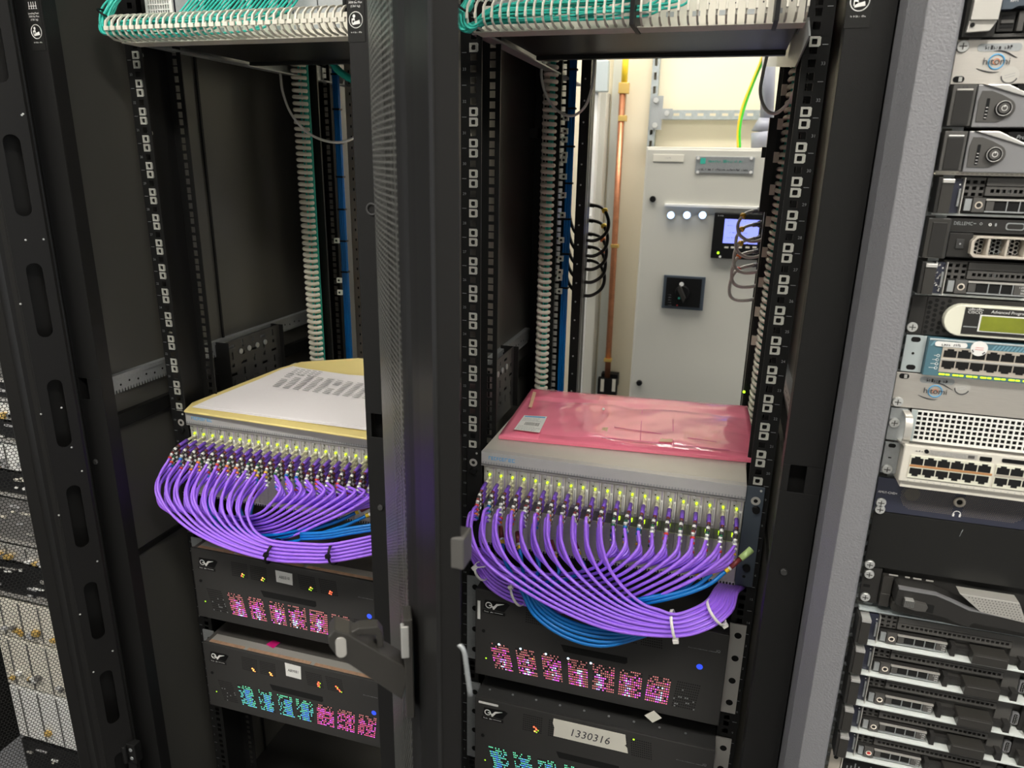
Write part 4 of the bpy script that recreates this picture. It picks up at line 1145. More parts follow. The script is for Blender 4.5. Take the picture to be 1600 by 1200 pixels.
# trunking at left
t = thing('cable_trunking', 'white plastic trunking on the wall behind the black looped leads', 'trunking', (-.2, 2.2, -1.4))
YT = 2.14
a = W(917, 85, YT); b = W(938, 85, YT)
MB().box(a.x, b.x, YT, 2.29, -.62+.0, .35, 'trunk').build('trunk', t, .003)
a = W(926, 150, YT-.03); b = W(949, 150, YT-.03)
MB().box(a.x, b.x, YT-.04, YT, W(0, 150, YT-.03).z, W(0, 112, YT-.03).z, 'paleblue').box(a.x+.01, b.x-.025, YT-.03, YT, W(0, 112, YT).z, .35, 'trunk').build('coupler', t, .003)
a = W(922, 150, 2.2); b = W(948, 150, 2.2)
MB().box(a.x, b.x, 2.2, 2.30, -1.75, W(0, 150, 2.2).z, 'cabgrey').build('riser', t, .003)
a = W(905, 400, YT)
MB().box(a.x, a.x+.045, YT-.02, YT, -1.4, W(0, 300, YT).z, 'trunk').build('lower_trunk', t, .003)
# slotted strut channels
t = thing('strut_channel', 'galvanised slotted strut frame on the wall above the grey cabinet', 'strut', W(1026, 228, 2.26))
a, b = W(1021, 85, 2.26), W(1032, 85, 2.26)
m = MB().plate(a.x, b.x, -.10, .40, 2.255, 2.26, [((a.x+b.x)/2-.006, (a.x+b.x)/2+.006, .30-.055*i, .33-.055*i) for i in range(8)], 'galv'); m.box(a.x, a.x+.003, 2.26, 2.299, -.10, .40, 'galv').box(b.x-.003, b.x, 2.26, 2.299, -.10, .40, 'galv'); m.build('upright', t)
a, b = W(1036, 172, 2.25), W(1212, 187, 2.25)
m = MB().plate(a.x, b.x, b.z, a.z, 2.245, 2.25, [(a.x+.045+.050*i, a.x+.070+.050*i, (a.z+b.z)/2-.005, (a.z+b.z)/2+.006) for i in range(8)], 'galv'); m.box(a.x, b.x, 2.25, 2.27, a.z-.003, a.z, 'galv').box(a.x, b.x, 2.25, 2.299, b.z, b.z+.003, 'galv'); m.build('crossbar', t)
m = MB(); rc(m, 1019, 150, 1033, 203, 2.25, .006, 'zincdull'); rc(m, 1033, 170, 1050, 186, 2.243, .004, 'zincdull')
for x, y in ((1025, 157), (1023, 196), (1042, 177)): p = W(x, y, 2.24); m.cyl(p, p-V((0, .008, 0)), .012, .010, 12, 'zinc')
m.build('corner_plate', t)
tag(MB().tube(smooth([W(1196, 60, 2.15), W(1192, 90, 2.14), W(1178, 125, 2.12), W(1163, 165, 2.11), W(1155, 200, 2.10), W(1155, 232, 2.10)], 6), .0075, 8, 'green').tube(smooth([W(1194, 60, 2.14), W(1190, 90, 2.13), W(1176, 125, 2.11), W(1160.5, 165, 2.10), W(1153, 200, 2.095), W(1153, 232, 2.095)], 6), .0045, 6, 'yellow').build('earth_cable'), 'green and yellow earth cable curving down to the top of the grey cabinet', 'cable')
a, b = W(1201, 100, 2.12), W(1198, 185, 2.12)
tag(MB().cyl(W(1203, 60, 2.12), b, .026, n=16, m='greysleeve').cyl(b, W(1194, 206, 2.12), .030, .050, 16, 'greysleeve').cyl(W(1194, 206, 2.12), W(1194, 230, 2.12), .050, .050, 16, 'greysleeve').build('cable_gland'), 'grey conical cable sleeve standing on the grey cabinet', 'cable sleeve')
# ============================================================== grey rack at right
YR = -.2
PX0 = .5335
t3 = thing('rack_cabinet', 'grey-framed rack at the right edge, filled with servers and switches', 'equipment rack', (.83, .3, -GZ))
m = MB().prism([(PX0, -.150), (PX0, -.196), (PX0+.0125, -.228), (.5745, -.2305), (.5775, -.228), (.5775, -.214), (.560, -.204), (.560, -.150)], 'z', BOT-.08, .40, 'postgrey')
m.build('front_post', t3, .0012)
MB().box(PX0, 1.16, -.10, .9, .40, .42, 'postgrey').build('roof', t3)
MB().box(PX0, PX0+.002, -.15, .9, BOT-.08, .40, 'panelblack').build('side_panel', t3)
MB().box(1.10, 1.14, -.23, -.15, BOT-.08, .40, 'postgrey').build('front_post', t3)
m = MB().plate(.578, .606, BOT, .36, -.194, -.192, [(.586, .5955, .34-.01482*i, .3495-.01482*i) for i in range(130)], 'zincdull'); m.build('mounting_rail', t3)
MB().box(PX0, 1.14, -.15, .9, BOT-.09, BOT-.08, 'black').build('base', t3)
def eq(name, who, cat, z0, z1, grp=None, depth=.35):
    t = thing(name, who, cat, (.82, 0, z0), grp)
    return t
def chs(t, z0, z1, x0=.607, k='panelblack', y0=YR+.006, depth=.4, x1=1.05):
    MB().box(x0, x1, y0, y0+depth, z0+.0008, z1-.0008, k).build('chassis', t)
def sc(name_t, x, z, y=YR-.0015):
    m = MB(); screw(m, x, y, z, .0062); return m.build('screw', name_t)

# A disc unit at the top
t = eq('disk_array', 'black and silver disk unit at the top right edge with a blue sticker', 'disk array', -.026, .06)
chs(t, -.026, .06)
m = MB().box(.584, .612, YR-.012, YR, -.0255, .06, 'plastic'); m.build('mounting_ear', t)
m = MB().prism([(.587, -.012), (.6105, -.0125), (.6125, .06), (.588, .06)], 'y', YR-.022, YR-.012, 'silver').prism([(.586, -.0225), (.606, -.0215), (.611, -.0125), (.587, -.012)], 'y', YR-.018, YR-.012, 'silver')
m.cyl((.590, YR-.0185, -.016), (.590, YR-.0195, -.016), .0022, n=10, m='void'); l = m.build('silver_latch', t, .001)
m = MB().box(.593, .6045, YR-.0226, YR-.022, .0075, .03, 'bluesticker').box(.595, .600, YR-.023, YR-.0226, .0095, .03, 'white'); m.build('sticker', l)
m = MB().prism([(.613, -.0025), (.622, -.0025), (.627, .0), (.70, .0), (.70, .06), (.613, .06)], 'y', YR-.016, YR, 'earblue')
m.text('ULTRA', (.6235, YR-.0165, .008), .0026, 'white', align='CENTER'); m.text('RPM', (.6225, YR-.0165, .0035), .0026, 'white', align='CENTER'); m.build('drive_bay', t, .001)
m = MB().box(.614, .6285, YR-.008, YR, -.021, -.0035, 'plastic').box(.6165, .6275, YR-.0085, YR-.008, -.018, -.0065, 'blackdeep').box(.6165, .6275, YR-.0095, YR-.0085, -.014, -.011, 'plasticmid').box(.631, .636, YR-.010, YR, -.021, -.0035, 'plasticmid').box(.638, .66, YR-.010, YR, -.022, -.003, 'plasticmid').box(.60, .70, YR-.006, YR, -.0255, -.0225, 'plasticmid'); m.build('drive_caddy', t, .0006)

def eye_logo(m, x, z, y, s):
    m.ring((x, y, z), (0, 1, 0), .0068*s, .0007*s, 30, 'logoblue', 4); m.ring((x, y, z), (0, 1, 0), .0027*s, .0003*s, 20, 'orange', 4)
    m.tube([(x-.0165*s+.0355*s*i/14, y, z-.006*s-.0045*s*math.sin(math.pi*i/14)*1.0+.0*i+(.0035*s*(i/14)**2)) for i in range(9)], [.0002*s+.0005*s*math.sin(math.pi*i/8) for i in range(9)], 5, 'ink')
    m.tube([(x-.004*s+.0215*s*i/10, y, z+.0095*s+.0008*s*math.sin(i*.5)-.0055*s*(i/10)**2) for i in range(11)], [.0002*s+.0005*s*math.sin(math.pi*i/10) for i in range(11)], 5, 'ink')
    m.text('hitomi', (x, y-.0006, z-.0028*s), .0068*s, 'ink', align='CENTER', squeeze=1.0)
def hitomi(z0, z1, who, ex, ez, tx0, tx1, tz, cx, cz, scr, slot):
    t = eq('broadcast_unit', who, 'rack unit', z0, z1)
    chs(t, z0, z1)
    m = MB().box(.5835, 1.065, YR-.003, YR, z0+.0005, z1-.0005, 'brushed'); f = m.build('front_panel', t, .0004)
    m = MB(); eye_logo(m, ex, ez, YR-.0036, 1); m.build('logo', f)
    m = MB().prism(rrect(tx0, tx1, tz-.0036, tz+.0036, .0034), 'y', YR-.0034, YR-.003, 'zincdull'); scribble(m, tx0+.007, tx1-.008, tz-.002, .0040, YR-.0036, 'ink', 12); m.build('asset_label', f, label='small grey asset label')
    m = MB().disc((cx, YR-.0034, cz), (0, -1, 0), .0085, 'silver', 22)
    for a in range(14): 
        an = math.pi*(1.05+a*.062); m.box(cx+.0072*math.cos(an)-.0005, cx+.0072*math.cos(an)+.0005, YR-.0037, YR-.0034, cz+.0072*math.sin(an)-.0008, cz+.0072*math.sin(an)+.0008, 'ink')
    for q in (-.0012, .0012): m.prism([(cx-.0045, cz+q-.0015), (cx+.0045, cz+q+.0010), (cx+.0045, cz+q+.0014), (cx-.0045, cz+q-.0011)], 'y', YR-.0037, YR-.0034, 'print')
    m.build('round_sticker', f, label='round warranty sticker')
    m = MB().prism(rrect(slot[0]-.0052, slot[0]+.0052, slot[1]-.0030, slot[1]+.0030, .0028), 'y', YR-.0034, YR-.003, 'void'); m.box(slot[0], slot[0]+.003, YR-.0038, YR-.0033, slot[1]-.0022, slot[1]+.0022, 'steel'); m.build('slot', f)
    sc(f, *scr, YR-.003)
    return t
hitomi(-.0685, -.0265, 'brushed steel panel with a blue eye logo, just under the top disk unit', .621, -.0475, .602, .641, -.0345, .635, -.0605, (.5885, -.033), (.5905, -.0635))

# C, D bezels
for i, z1 in enumerate((-.0690, -.1125)):
    z0 = z1-.0415
    t = eq('rack_server', ('silver-bezelled server with a round knob, right under the upper brushed steel panel', 'silver-bezelled server with a round knob, lower of the two')[i], 'server', z0, z1, 'silver bezel servers')
    chs(t, z0, z1, k='plastic')
    m = MB().box(.5835, .604, YR-.020, YR, z0+.002, z1-.001, 'plasticmid').box(.5865, .6015, YR-.0212, YR-.020, z0+.003, z1-.007, 'plastic').box(.5870, .6010, YR-.0214, YR-.020, z1-.0063, z1-.0048, 'silver' if i == 0 else 'white')
    if i == 0: scribble(m, .5875, .601, z1-.0045, .0022, YR-.0202, 'ink', 3)
    m.build('ear_latch', t, .0006)
    f = MB().prism([(.6065, z0+.001), (.70, z0+.001), (.70, z1-.024), (.655, z1-.014), (.6105, z1-.0007), (.6065, z1-.0007)], 'y', YR-.016, YR, 'bezel').prism([(.6105, z1-.0007), (.655, z1-.0142), (.70, z1-.0242), (.70, z1-.0215), (.655, z1-.0112), (.632, z1-.0007)], 'y', YR-.0185, YR, 'bezelhi').build('bezel', t, .0008)
    m = MB().prism([(.6095, z0+.006), (.6085, z0+.026), (.6105, z1-.0065), (.6190, z1-.0065), (.6290, z1-.0105)]+arc(.6325, z0+.0185, .0095, 60, -70, 7)+[(.629, z0+.006)], 'y', YR-.0172, YR-.016, 'plasticmid')
    m.prism(rrect(.6155, .6185, z0+.008, z0+.028, .0008), 'y', YR-.0176, YR-.0172, 'blackdeep')
    for q in range(4): m.box(.6160, .6180, YR-.0179, YR-.0176, z0+.0095+q*.0032, z0+.0100+q*.0032, 'bezelhi')
    m.build('control_recess', f, .0003)
    kx, kz = .6310, z0+.0185
    m = MB().cyl((kx, YR-.0172, kz), (kx, YR-.021, kz), .0074, .0070, 24, 'blackdeep').cyl((kx, YR-.021, kz), (kx, YR-.0222, kz), .0052, .0048, 20, 'plasticmid').ring((kx, YR-.0212, kz), (0, 1, 0), .0068, .0004, 28, 'bezelhi', 4)
    m.ring((kx, YR-.0226, kz), (0, 1, 0), .0024, .0003, 16, 'white', 4); m.box(kx-.0003, kx+.0003, YR-.0228, YR-.0222, kz+.001, kz+.003, 'white'); m.build('power_button', f)
    m = MB().prism([(.640, z1-.0015), (.70, z1-.0015), (.70, z1-.018), (.655, z1-.0095), (.642, z1-.0055)], 'y', YR-.0188, YR-.0160, 'blackdeep'); m.text('Pro', (.647, YR-.0192, z1-.0082), .004, 'zincdull', shear=.3); m.build('dark_window', f)

def open_server(z1, z0, who, grp, x=.590, sdx=0, kind=0, r=None, shift=0):
    """1U server with its bezel off: ears, carrier drive, vent openings"""
    t = eq('rack_server', who, 'server', z0, z1, grp)
    x = x+shift; h = z1-z0
    MB().box(x+.0235, 1.05, YR+.004, YR+.45, z0+.0022, z1-.0012, 'plasticmid').build('chassis', t)
    MB().box(x-.001, 1.055, YR-(.0035 if kind in (2, 3) else .0150), YR+.40, z0+.0002, z0+.0026, 'sled').build('bottom_lip', t, .0003)
    m = MB().box(x-.003, x+.0005, YR-.019, YR+.003, z0+.003, z1-.002, 'plastic').box(x+.0005, x+.0115, YR-.020, YR+.003, z0+.0030, z1-.0075, 'latch').box(x+.0005, x+.0115, YR-.0215, YR+.003, z1-.0075, z1-.0035, 'bezelhi')
    e = m.build('ear_latch', t, .0005)
    m = MB().box(x+.0117, x+.0225, YR-.006, YR+.003, z0+.003, z1-.003, 'navy').box(x+.0200, x+.0220, YR-.0085, YR-.006, z0+.010, z1-.013, 'zincdull').box(x+.0228, x+.0236, YR-.012, YR+.003, z0+.0025, z1-.002, 'silver')
    m.disc((x+.0205, YR-.0065, z1-.009), (0, -1, 0), .0009, 'white'); m.build('mounting_ear', t)
    if kind == 2:
        m = MB(); rr = random.Random(8)
        for q in range(26): a, b = x+.0125+rr.random()*.007, z0+.005+rr.random()*.03; m.prism([(a, b), (a+.002*rr.random()+.0006, b+.0008), (a+.001, b+.003*rr.random()+.001)], 'y', YR-.0070, YR-.0062, rr.choice(('silver', 'steel', 'white')))
        m.build('worn_label', t, label='scraped shiny label')
    # upper vented bezel
    m = MB(); zz = z1-.003
    hl = [(x+.0265+i*.0068, x+.0305+i*.0068, zz-.0050-j*.0062, zz-.0015-j*.0062) for i in range(3) for j in range(3)]
    m.plate(x+.0238, x+.0445, z1-.021, z1-.002, YR-.002, YR+.001, hl, 'plasticmid').box(x+.0238, x+.0445, YR+.0012, YR+.0016, z1-.021, z1-.002, 'void')
    m.box(x+.0455, x+.171, YR-.0045, YR+.001, z1-.0095, z1-.002, 'plasticmid')
    hl = [(x+.0500+i*.0052, x+.0535+i*.0052, z1-.0165, z1-.0130) for i in range(23)]
    m.plate(x+.0455, x+.171, z1-.0195, z1-.0105, YR-.004, YR+.001, hl, 'plasticmid').box(x+.0455, x+.171, YR+.0012, YR+.0016, z1-.021, z1-.002, 'void'); m.build('vent_bezel', t)
    if kind == 2 or kind == 3:
        m = MB(); rr = random.Random(int(-z1*1000))
        for q in range(5): a = x+.055+rr.random()*.03; m.box(a, a+.003, YR-.0006, YR+.001, z1-.0165, z1-.0130, 'zincdull')
        m.build('board_glimpse', t)
    # drive carrier
    cz0, cz1 = z0+.0050, z0+.0190
    m = MB().box(x+.0265, x+.1020, YR-.007, YR+.001, cz0, cz1, 'plastic').box(x+.0465, x+.1020, YR-.0095, YR-.007, cz1-.0022, cz1-.0004, 'silver').box(x+.0465, x+.1005, YR-.0095, YR-.007, cz0, cz0+.0014, 'zincdull')
    m.box(x+.0275, x+.0335, YR-.009, YR-.007, cz0+.001, cz1-.001, 'zincdull' if kind else 'plasticmid').box(x+.0345, x+.0455, YR-.0105, YR-.007, cz0, cz1+.0005, 'plasticmid')
    m.box(x+.0475, x+.0545, YR-.0085, YR-.007, cz0+.002, cz1-.003, 'plasticmid')
    for q in range(3): m.box(x+.0555+q*.0115, x+.0658+q*.0115, YR-.0078, YR-.007, cz0+.0022, cz1-.0030, 'void'); m.box(x+.0659+q*.0115, x+.0668+q*.0115, YR-.0088, YR-.007, cz0+.0014, cz1-.0020, 'zincdull')
    m.ring((x+.0400, YR-.0108, (cz0+cz1)/2), (0, 1, 0), .0030, .0007, 18, 'tan', 5); m.disc((x+.0400, YR-.0106, (cz0+cz1)/2), (0, -1, 0), .0024, 'red' if kind == 4 else 'plastic')
    m.box(x+.0905, x+.1015, YR-.0092, YR-.007, cz0+.0016, cz1-.0024, 'plasticmid'); 
    for q, tx in enumerate(('1.2TB', '10K', 'SAS')): m.text(tx, (x+.1008, YR-.0094, cz1-.0055-q*.0030), .0019, 'white', align='RIGHT')
    m.build('drive_carrier', t, .0003)
    m = MB()
    for q in range(2): m.plate(x+.0238, x+.0265, z0+.0055+q*.009, z0+.0105+q*.009, YR-.0015, YR, [(x+.0243, x+.0259, z0+.0068+q*.009, z0+.0094+q*.009)], 'zincdull')
    m.build('light_pipe', t)
    if kind == 1 or kind == 4:
        m = MB().box(x+.106, x+.1115, YR-.012, YR+.001, z0+.0035, z0+.0185, 'plastic').box(x+.1115, x+.130, YR-.006, YR+.001, z0+.0045, z0+.0125, 'plastic')
        m.box(x+.128, x+.166, YR-.019, YR+.001, z0+.0030, z0+.0175, 'latch').box(x+.130, x+.164, YR-.0198, YR-.019, z0+.0145, z0+.0155, 'plasticmid').box(x+.166, x+.182, YR-.008, YR+.001, z0+.004, z0+.012, 'plastic').box(x+.180, x+.187, YR-.014, YR+.001, z0+.0015, z0+.0145, 'plastic'); m.build('blank_carrier', t, .0005)
        m = MB().prism(rrect(x+.190, x+.1975, z0+.010, z0+.0265, .002), 'y', YR-.0045, YR, 'bezel').prism(rrect(x+.1915, x+.196, z0+.0115, z0+.025, .0015), 'y', YR-.005, YR-.0045, 'void')
        for q in range(5): m.disc((x+.193, YR-.0052, z0+.0132+q*.0025), (0, -1, 0), .0005, 'zinc', 6); m.disc((x+.195, YR-.0052, z0+.0132+q*.0025), (0, -1, 0), .0005, 'zinc', 6)
        m.build('video_port', t)
        m = MB().box(x+.172, x+.189, YR-.002, YR+.001, z0+.003, z1-.003, 'plasticmid').box(x+.199, x+.30, YR-.004, YR+.001, z0+.003, z1-.003, 'plastic').box(x+.204, x+.25, YR-.016, YR-.004, z0+.004, z0+.018, 'latch'); m.build('control_panel', t)
    else:
        m = MB().box(x+.1025, x+.30, YR-.004, YR+.001, z0+.003, z0+.020, 'plastic')
        for q, k in ((.106, 'white'), (.109, 'white')): m.text('A', (x+q, YR-.0045, z0+.008), .004, k)
        m.build('control_panel', t)
    return t
# E
t = open_server(-.1565, -.1975, 'bezel-less black server under the silver bezel servers, with a bright perforated ledge above', 'bezel-less servers near the top', .589, kind=3)
m = MB().box(.585, 1.05, YR-.004, YR+.1, -.1525, -.1512, 'silver').box(.585, 1.05, YR-.004, YR-.003, -.1562, -.1525, 'cream')
for i in range(70): m.box(.600+i*.0045, .6025+i*.0045, YR-.0043, YR-.004, -.1550, -.1540, 'tan')
m.build('perforated_ledge', t)
# F
t = eq('rack_server', 'black server with a honeycomb grille in a grey frame between two bezel-less servers', 'server', -.2425, -.1985)
chs(t, -.2425, -.1990, k='plastic')
m = MB().box(.5845, .6055, YR-.014, YR, -.2415, -.2000, 'latch').box(.589, .603, YR-.015, YR-.014, -.240, -.204, 'plastic').box(.6060, .6075, YR-.010, YR, -.2415, -.2000, 'darkgrey'); m.build('ear_latch', t, .0006)
m = MB().box(.608, .76, YR-.006, YR, -.2125, -.1998, 'plastic').box(.608, .76, YR-.007, YR, -.2135, -.2127, 'darkgrey'); m.text('DELLEMC', (.6105, YR-.0064, -.2064), .0036, 'zincdull', squeeze=.85); m.ring((.6445, YR-.0064, -.205), (0, 1, 0), .0011, .0004, 12, 'white', 4); m.ring((.636, YR-.0064, -.2045), (0, 1, 0), .0011, .0003, 12, 'zincdull', 4); m.box(.6290, .6315, YR-.0064, YR-.006, -.2048, -.2042, 'zincdull').box(.649, .6505, YR-.0064, YR-.006, -.2065, -.2035, 'zincdull')
m.prism(rrect(.6590, .6760, -.2098, -.2025, .0025), 'y', YR-.0070, YR-.006, 'zincdull').prism(rrect(.6600, .6750, -.2088, -.2035, .002), 'y', YR-.0074, YR-.007, 'plastic'); m.build('status_strip', t)
m = MB().box(.608, .630, YR-.010, YR, -.2395, -.2145, 'plastic').box(.6150, .6225, YR-.012, YR-.010, -.2305, -.2205, 'darkgrey').disc((.6187, YR-.0122, -.2255), (0, -1, 0), .0009, 'zincdull'); m.build('release_button', t, .0005)
m = MB(); m.prism([(.6275, -.222), (.632, -.2165), (.76, -.2165), (.76, -.2185), (.6335, -.2185), (.6305, -.2225), (.6312, -.2335), (.634, -.236), (.76, -.236), (.76, -.2385), (.632, -.2385), (.628, -.235)], 'y', YR-.018, YR-.001, 'tan')
for i in range(6): m.box(.6440+i*.0170-.0012, .6440+i*.0170+.0012, YR-.017, YR-.001, -.236, -.2185, 'tan')
m.box(.63, .76, YR-.0008, YR, -.2375, -.2175, 'void'); g = m.build('grille_frame', t, .0004, 'grey frame round the honeycomb')
m = MB()
for c in range(6):
    for i in range(3):
        for j in range(4):
            x = .6355+c*.0172+i*.0042-.0015+(0 if c else .0015); z = -.2345+j*.0044+(.0022 if i % 2 else 0)
            if x < .6325+c*.0168 or x > .6425+c*.0171 or z > -.2195: continue
            m.ring((x, YR-.006, z), (0, 1, 0), .0023, .00035, 6, 'bezelhi' if c % 2 == 0 else 'zincdull', 4)
m.build('honeycomb', g)
# G
open_server(-.2432, -.2828, 'bezel-less black server just above the cream oval front panel', 'bezel-less servers near the top', .588, kind=2)

# H receiver with oval panel
t = eq('program_receiver', 'black receiver with a cream rounded panel and a green display', 'receiver', -.3275, -.2835)
chs(t, -.3272, -.2840, .600)
MB().box(.5855, .6005, YR-.003, YR, -.3268, -.2842, 'plastic').build('mounting_ear', t)
m = MB().box(.6005, .76, YR-.004, YR, -.3268, -.2842, 'plastic')
for i in range(4):
    for j in range(7):
        x, z = .6035+i*.0062, -.3235+j*.0055+(.0027 if i % 2 else 0)
        if (x-.655)**2/.040**2+(z+.306)**2/.021**2 > 1 and z < -.286: m.cyl((x, YR-.0040, z), (x, YR-.0043, z), .0023, n=6, m='void')
m.build('front_panel', t, .0003)
f = MB().prism([(.78, -.3233), (.78, -.2893)]+arc(.6345, -.3063, .0172, 90, 270, 12), 'y', YR-.014, YR-.004, 'lcdframe').build('cream_panel', t, .001)
m = MB().box(.6355, .78, YR-.0150, YR-.014, -.3205, -.2915, 'plastic'); w = m.build('dark_window', f)
m = MB().text('CISCO', (.6380, YR-.0153, -.2978), .0030, 'white', squeeze=1.15)
for i, hh in enumerate((.001, .0016, .0026, .0016, .001, .0016, .0026, .0016, .001)): m.box(.6385+i*.00165, .6391+i*.00165, YR-.0153, YR-.015, -.2942, -.2942+hh, 'white')
m.text('Advanced Program Receiver', (.6600, YR-.0153, -.2962), .0032, 'white', shear=.12, squeeze=.98).box(.6365, .6495, YR-.0153, YR-.015, -.3130, -.3118, 'zincdull'); m.build('lettering', w)
m = MB().box(.6505, .78, YR-.0156, YR-.015, -.3168, -.2985, 'white').box(.6520, .78, YR-.0160, YR-.0156, -.3158, -.2997, 'lcd'); m.build('display', w, label='olive green display')
sc(t, .5905, -.3195)

# I blue switch
t = eq('network_switch', 'teal-blue network switch with two rows of ports and yellow status bars', 'network switch', -.3710, -.3278)
chs(t, -.3708, -.3282, k='ciscoblue')
m = MB().box(.5862, .6070, YR-.004, YR-.001, -.3705, -.3283, 'paleblue')
for z in (-.3330, -.3652): m.prism(rrect(.5913, .6010, z-.0029, z+.0029, .0028), 'y', YR-.0043, YR-.004, 'void')
m.disc((.5957, YR-.0043, -.349), (0, -1, 0), .0015, 'void'); m.build('mounting_ear', t, .0006)
f = MB().box(.6075, .95, YR-.012, YR+.004, -.3708, -.3282, 'ciscoblue').box(.6077, .95, YR-.0128, YR-.012, -.3305, -.3284, 'paleblue').build('front_panel', t, .0006)
m = MB()
for i in range(34): x = .6095+i*.0036+(.045 if i > 3 else 0); m.prism([(x, -.3368), (x+.0018, -.3368), (x+.0050, -.3312), (x+.0032, -.3312)], 'y', YR-.0125, YR-.012, 'ciscoblue2')
m.build('slanted_stripes', f)
m = MB().box(.6220, .76, YR-.0130, YR-.012, -.3655, -.3372, 'tan').box(.6220, .76, YR-.0138, YR-.013, -.3518, -.3498, 'silver')
for i in range(7):
    for j in range(2):
        x = .6238+i*.01385; z0 = -.3490+.0008 if j == 0 else -.3630
        if j == 0: m.prism([(x, z0), (x+.0125, z0), (x+.0125, z0+.0075), (x+.0095, z0+.0075), (x+.0095, z0+.0093), (x+.0030, z0+.0093), (x+.0030, z0+.0075), (x, z0+.0075)], 'y', YR-.0134, YR-.013, 'void')
        else: m.prism([(x, z0+.0105), (x+.0125, z0+.0105), (x+.0125, z0+.0032), (x+.0100, z0+.0032), (x+.0100, z0+.0015), (x+.0030, z0+.0015), (x+.0030, z0+.0032), (x, z0+.0032)], 'y', YR-.0134, YR-.013, 'void')
m.build('port_block', f)
m = MB()
for i in range(14): m.box(.6232+i*.0068, .6232+i*.0068+(.0038 if i % 2 else .0058), YR-.0127, YR-.012, -.3690, -.3673, 'ledgreen')
m.build('status_lights', f, label='row of yellow-green status bars')
m = MB()
for q in range(4):
    z = -.3475-.0047*q; m.ring((.6190, YR-.0123, z), (0, 1, 0), .0014, .0003, 12, 'white', 4)
    m.box(.6150-.001*q, .6176, YR-.0124, YR-.012, z-.0002, z+.0002, 'white')
m.build('mode_marks', f)
m = MB().prism(rrect(.6135, .6450, -.3367, -.3312, .0026), 'y', YR-.0135, YR-.0125, 'white'); scribble(m, .620, .638, -.3358, .0032, YR-.0137, 'ink', 15); m.build('asset_label', f, label='white asset label')
m = MB().disc((.6565, YR-.0145, -.3358), (0, -1, 0), .0082, 'white', 24).cyl((.6565, YR-.0144, -.3358), (.6565, YR-.012, -.3358), .0080, n=24, m='white')
for q in (-.0012, .0010): m.box(.6525, .6605, YR-.0149, YR-.0146, -.3358+q, -.3355+q, 'red')
for a in (200, 215, 310, 325): m.disc((.6565+.0066*math.cos(math.radians(a)), YR-.0149, -.3358+.0066*math.sin(math.radians(a))), (0, -1, 0), .0008, 'ink', 8)
m.build('round_sticker', f, label='round white warranty sticker')
hitomi(-.4138, -.3716, 'brushed steel panel with an eye logo, between the blue switch and the square-holed grille', .6255, -.391, .608, .643, -.3785, .6515, -.3845, (.5895, -.4075), (.5915, -.3765))

# K chassis with square mesh
t = eq('power_shelf', 'chassis with a square-holed metal grille and a curved silver handle', 'rack chassis', -.4560, -.4142)
chs(t, -.4555, -.4146, k='carddk', y0=YR+.012)
m = MB().box(.5845, .6020, YR-.003, YR, -.4545, -.4150, 'zincdull'); m.build('mounting_ear', t)
sc(t, .5900, -.4330, YR-.003)
q = [(x, z) for x, z in ((-.002, -.4165), (-.020, -.4185), (-.026, -.4260), (-.027, -.4350), (-.026, -.4440), (-.020, -.4500), (-.002, -.4520))]
m = MB(); line = smooth([(0, a, b) for a, b in q], 4)
for a, b in zip(line, line[1:]):
    m.slab([(.5965, YR+a.y, a.z), (.6040, YR+a.y, a.z), (.6040, YR+b.y, b.z), (.5965, YR+b.y, b.z)], (0, .0022, 0) if abs(b.z-a.z) > abs(b.y-a.y) else (0, 0, -.0022), 'silver')
m.build('curved_handle', t)
hl = [(.6125+i*.00585, .6125+i*.00585+.0043, -.4500+j*.0058, -.4500+j*.0058+.0042) for i in range(27) for j in range(6)]
m = MB().plate(.6060, .78, -.4530, -.4148, YR-.004, YR-.0025, hl, 'white').box(.6060, .612, YR-.0045, YR-.004, -.4530, -.4148, 'paleblue'); m.box(.606, .78, YR+.004, YR+.0045, -.4540, -.415, 'void'); m.build('square_grille', t)

# L white switch standing proud of the rack
t = eq('network_switch', 'cream-white switch standing proud, two blocks of black ports divided by orange bars', 'network switch', -.5030, -.4560)
YL = YR-.030
chs(t, -.5020, -.4565, k='beige', y0=YL+.002, x0=.602)
m = MB().box(.5850, .6015, YR-.003, YR, -.4965, -.4575, 'zincdull'); m.prism(rrect(.5885, .5965, -.4640, -.4590, .0022), 'y', YR-.0034, YR-.003, 'void').box(.5905, .594, YR-.0034, YR-.003, -.4775, -.476, 'void'); m.build('mounting_ear', t, .0004); sc(t, .5915, -.4915, YR-.003)
s = (1.0857-.230)/(1.0857-.2)
def LX(x): return CAM.x+(x-CAM.x)*s
def LZ(z): return CAM.z+(z-CAM.z)*s
z0_, z1_ = LZ(-.5045), LZ(-.4585)
f = MB().box(LX(.6090)-.003, .90, YL-.003, YL+.002, z0_, z1_, 'beige').build('front_panel', t, .0012)
m = MB()
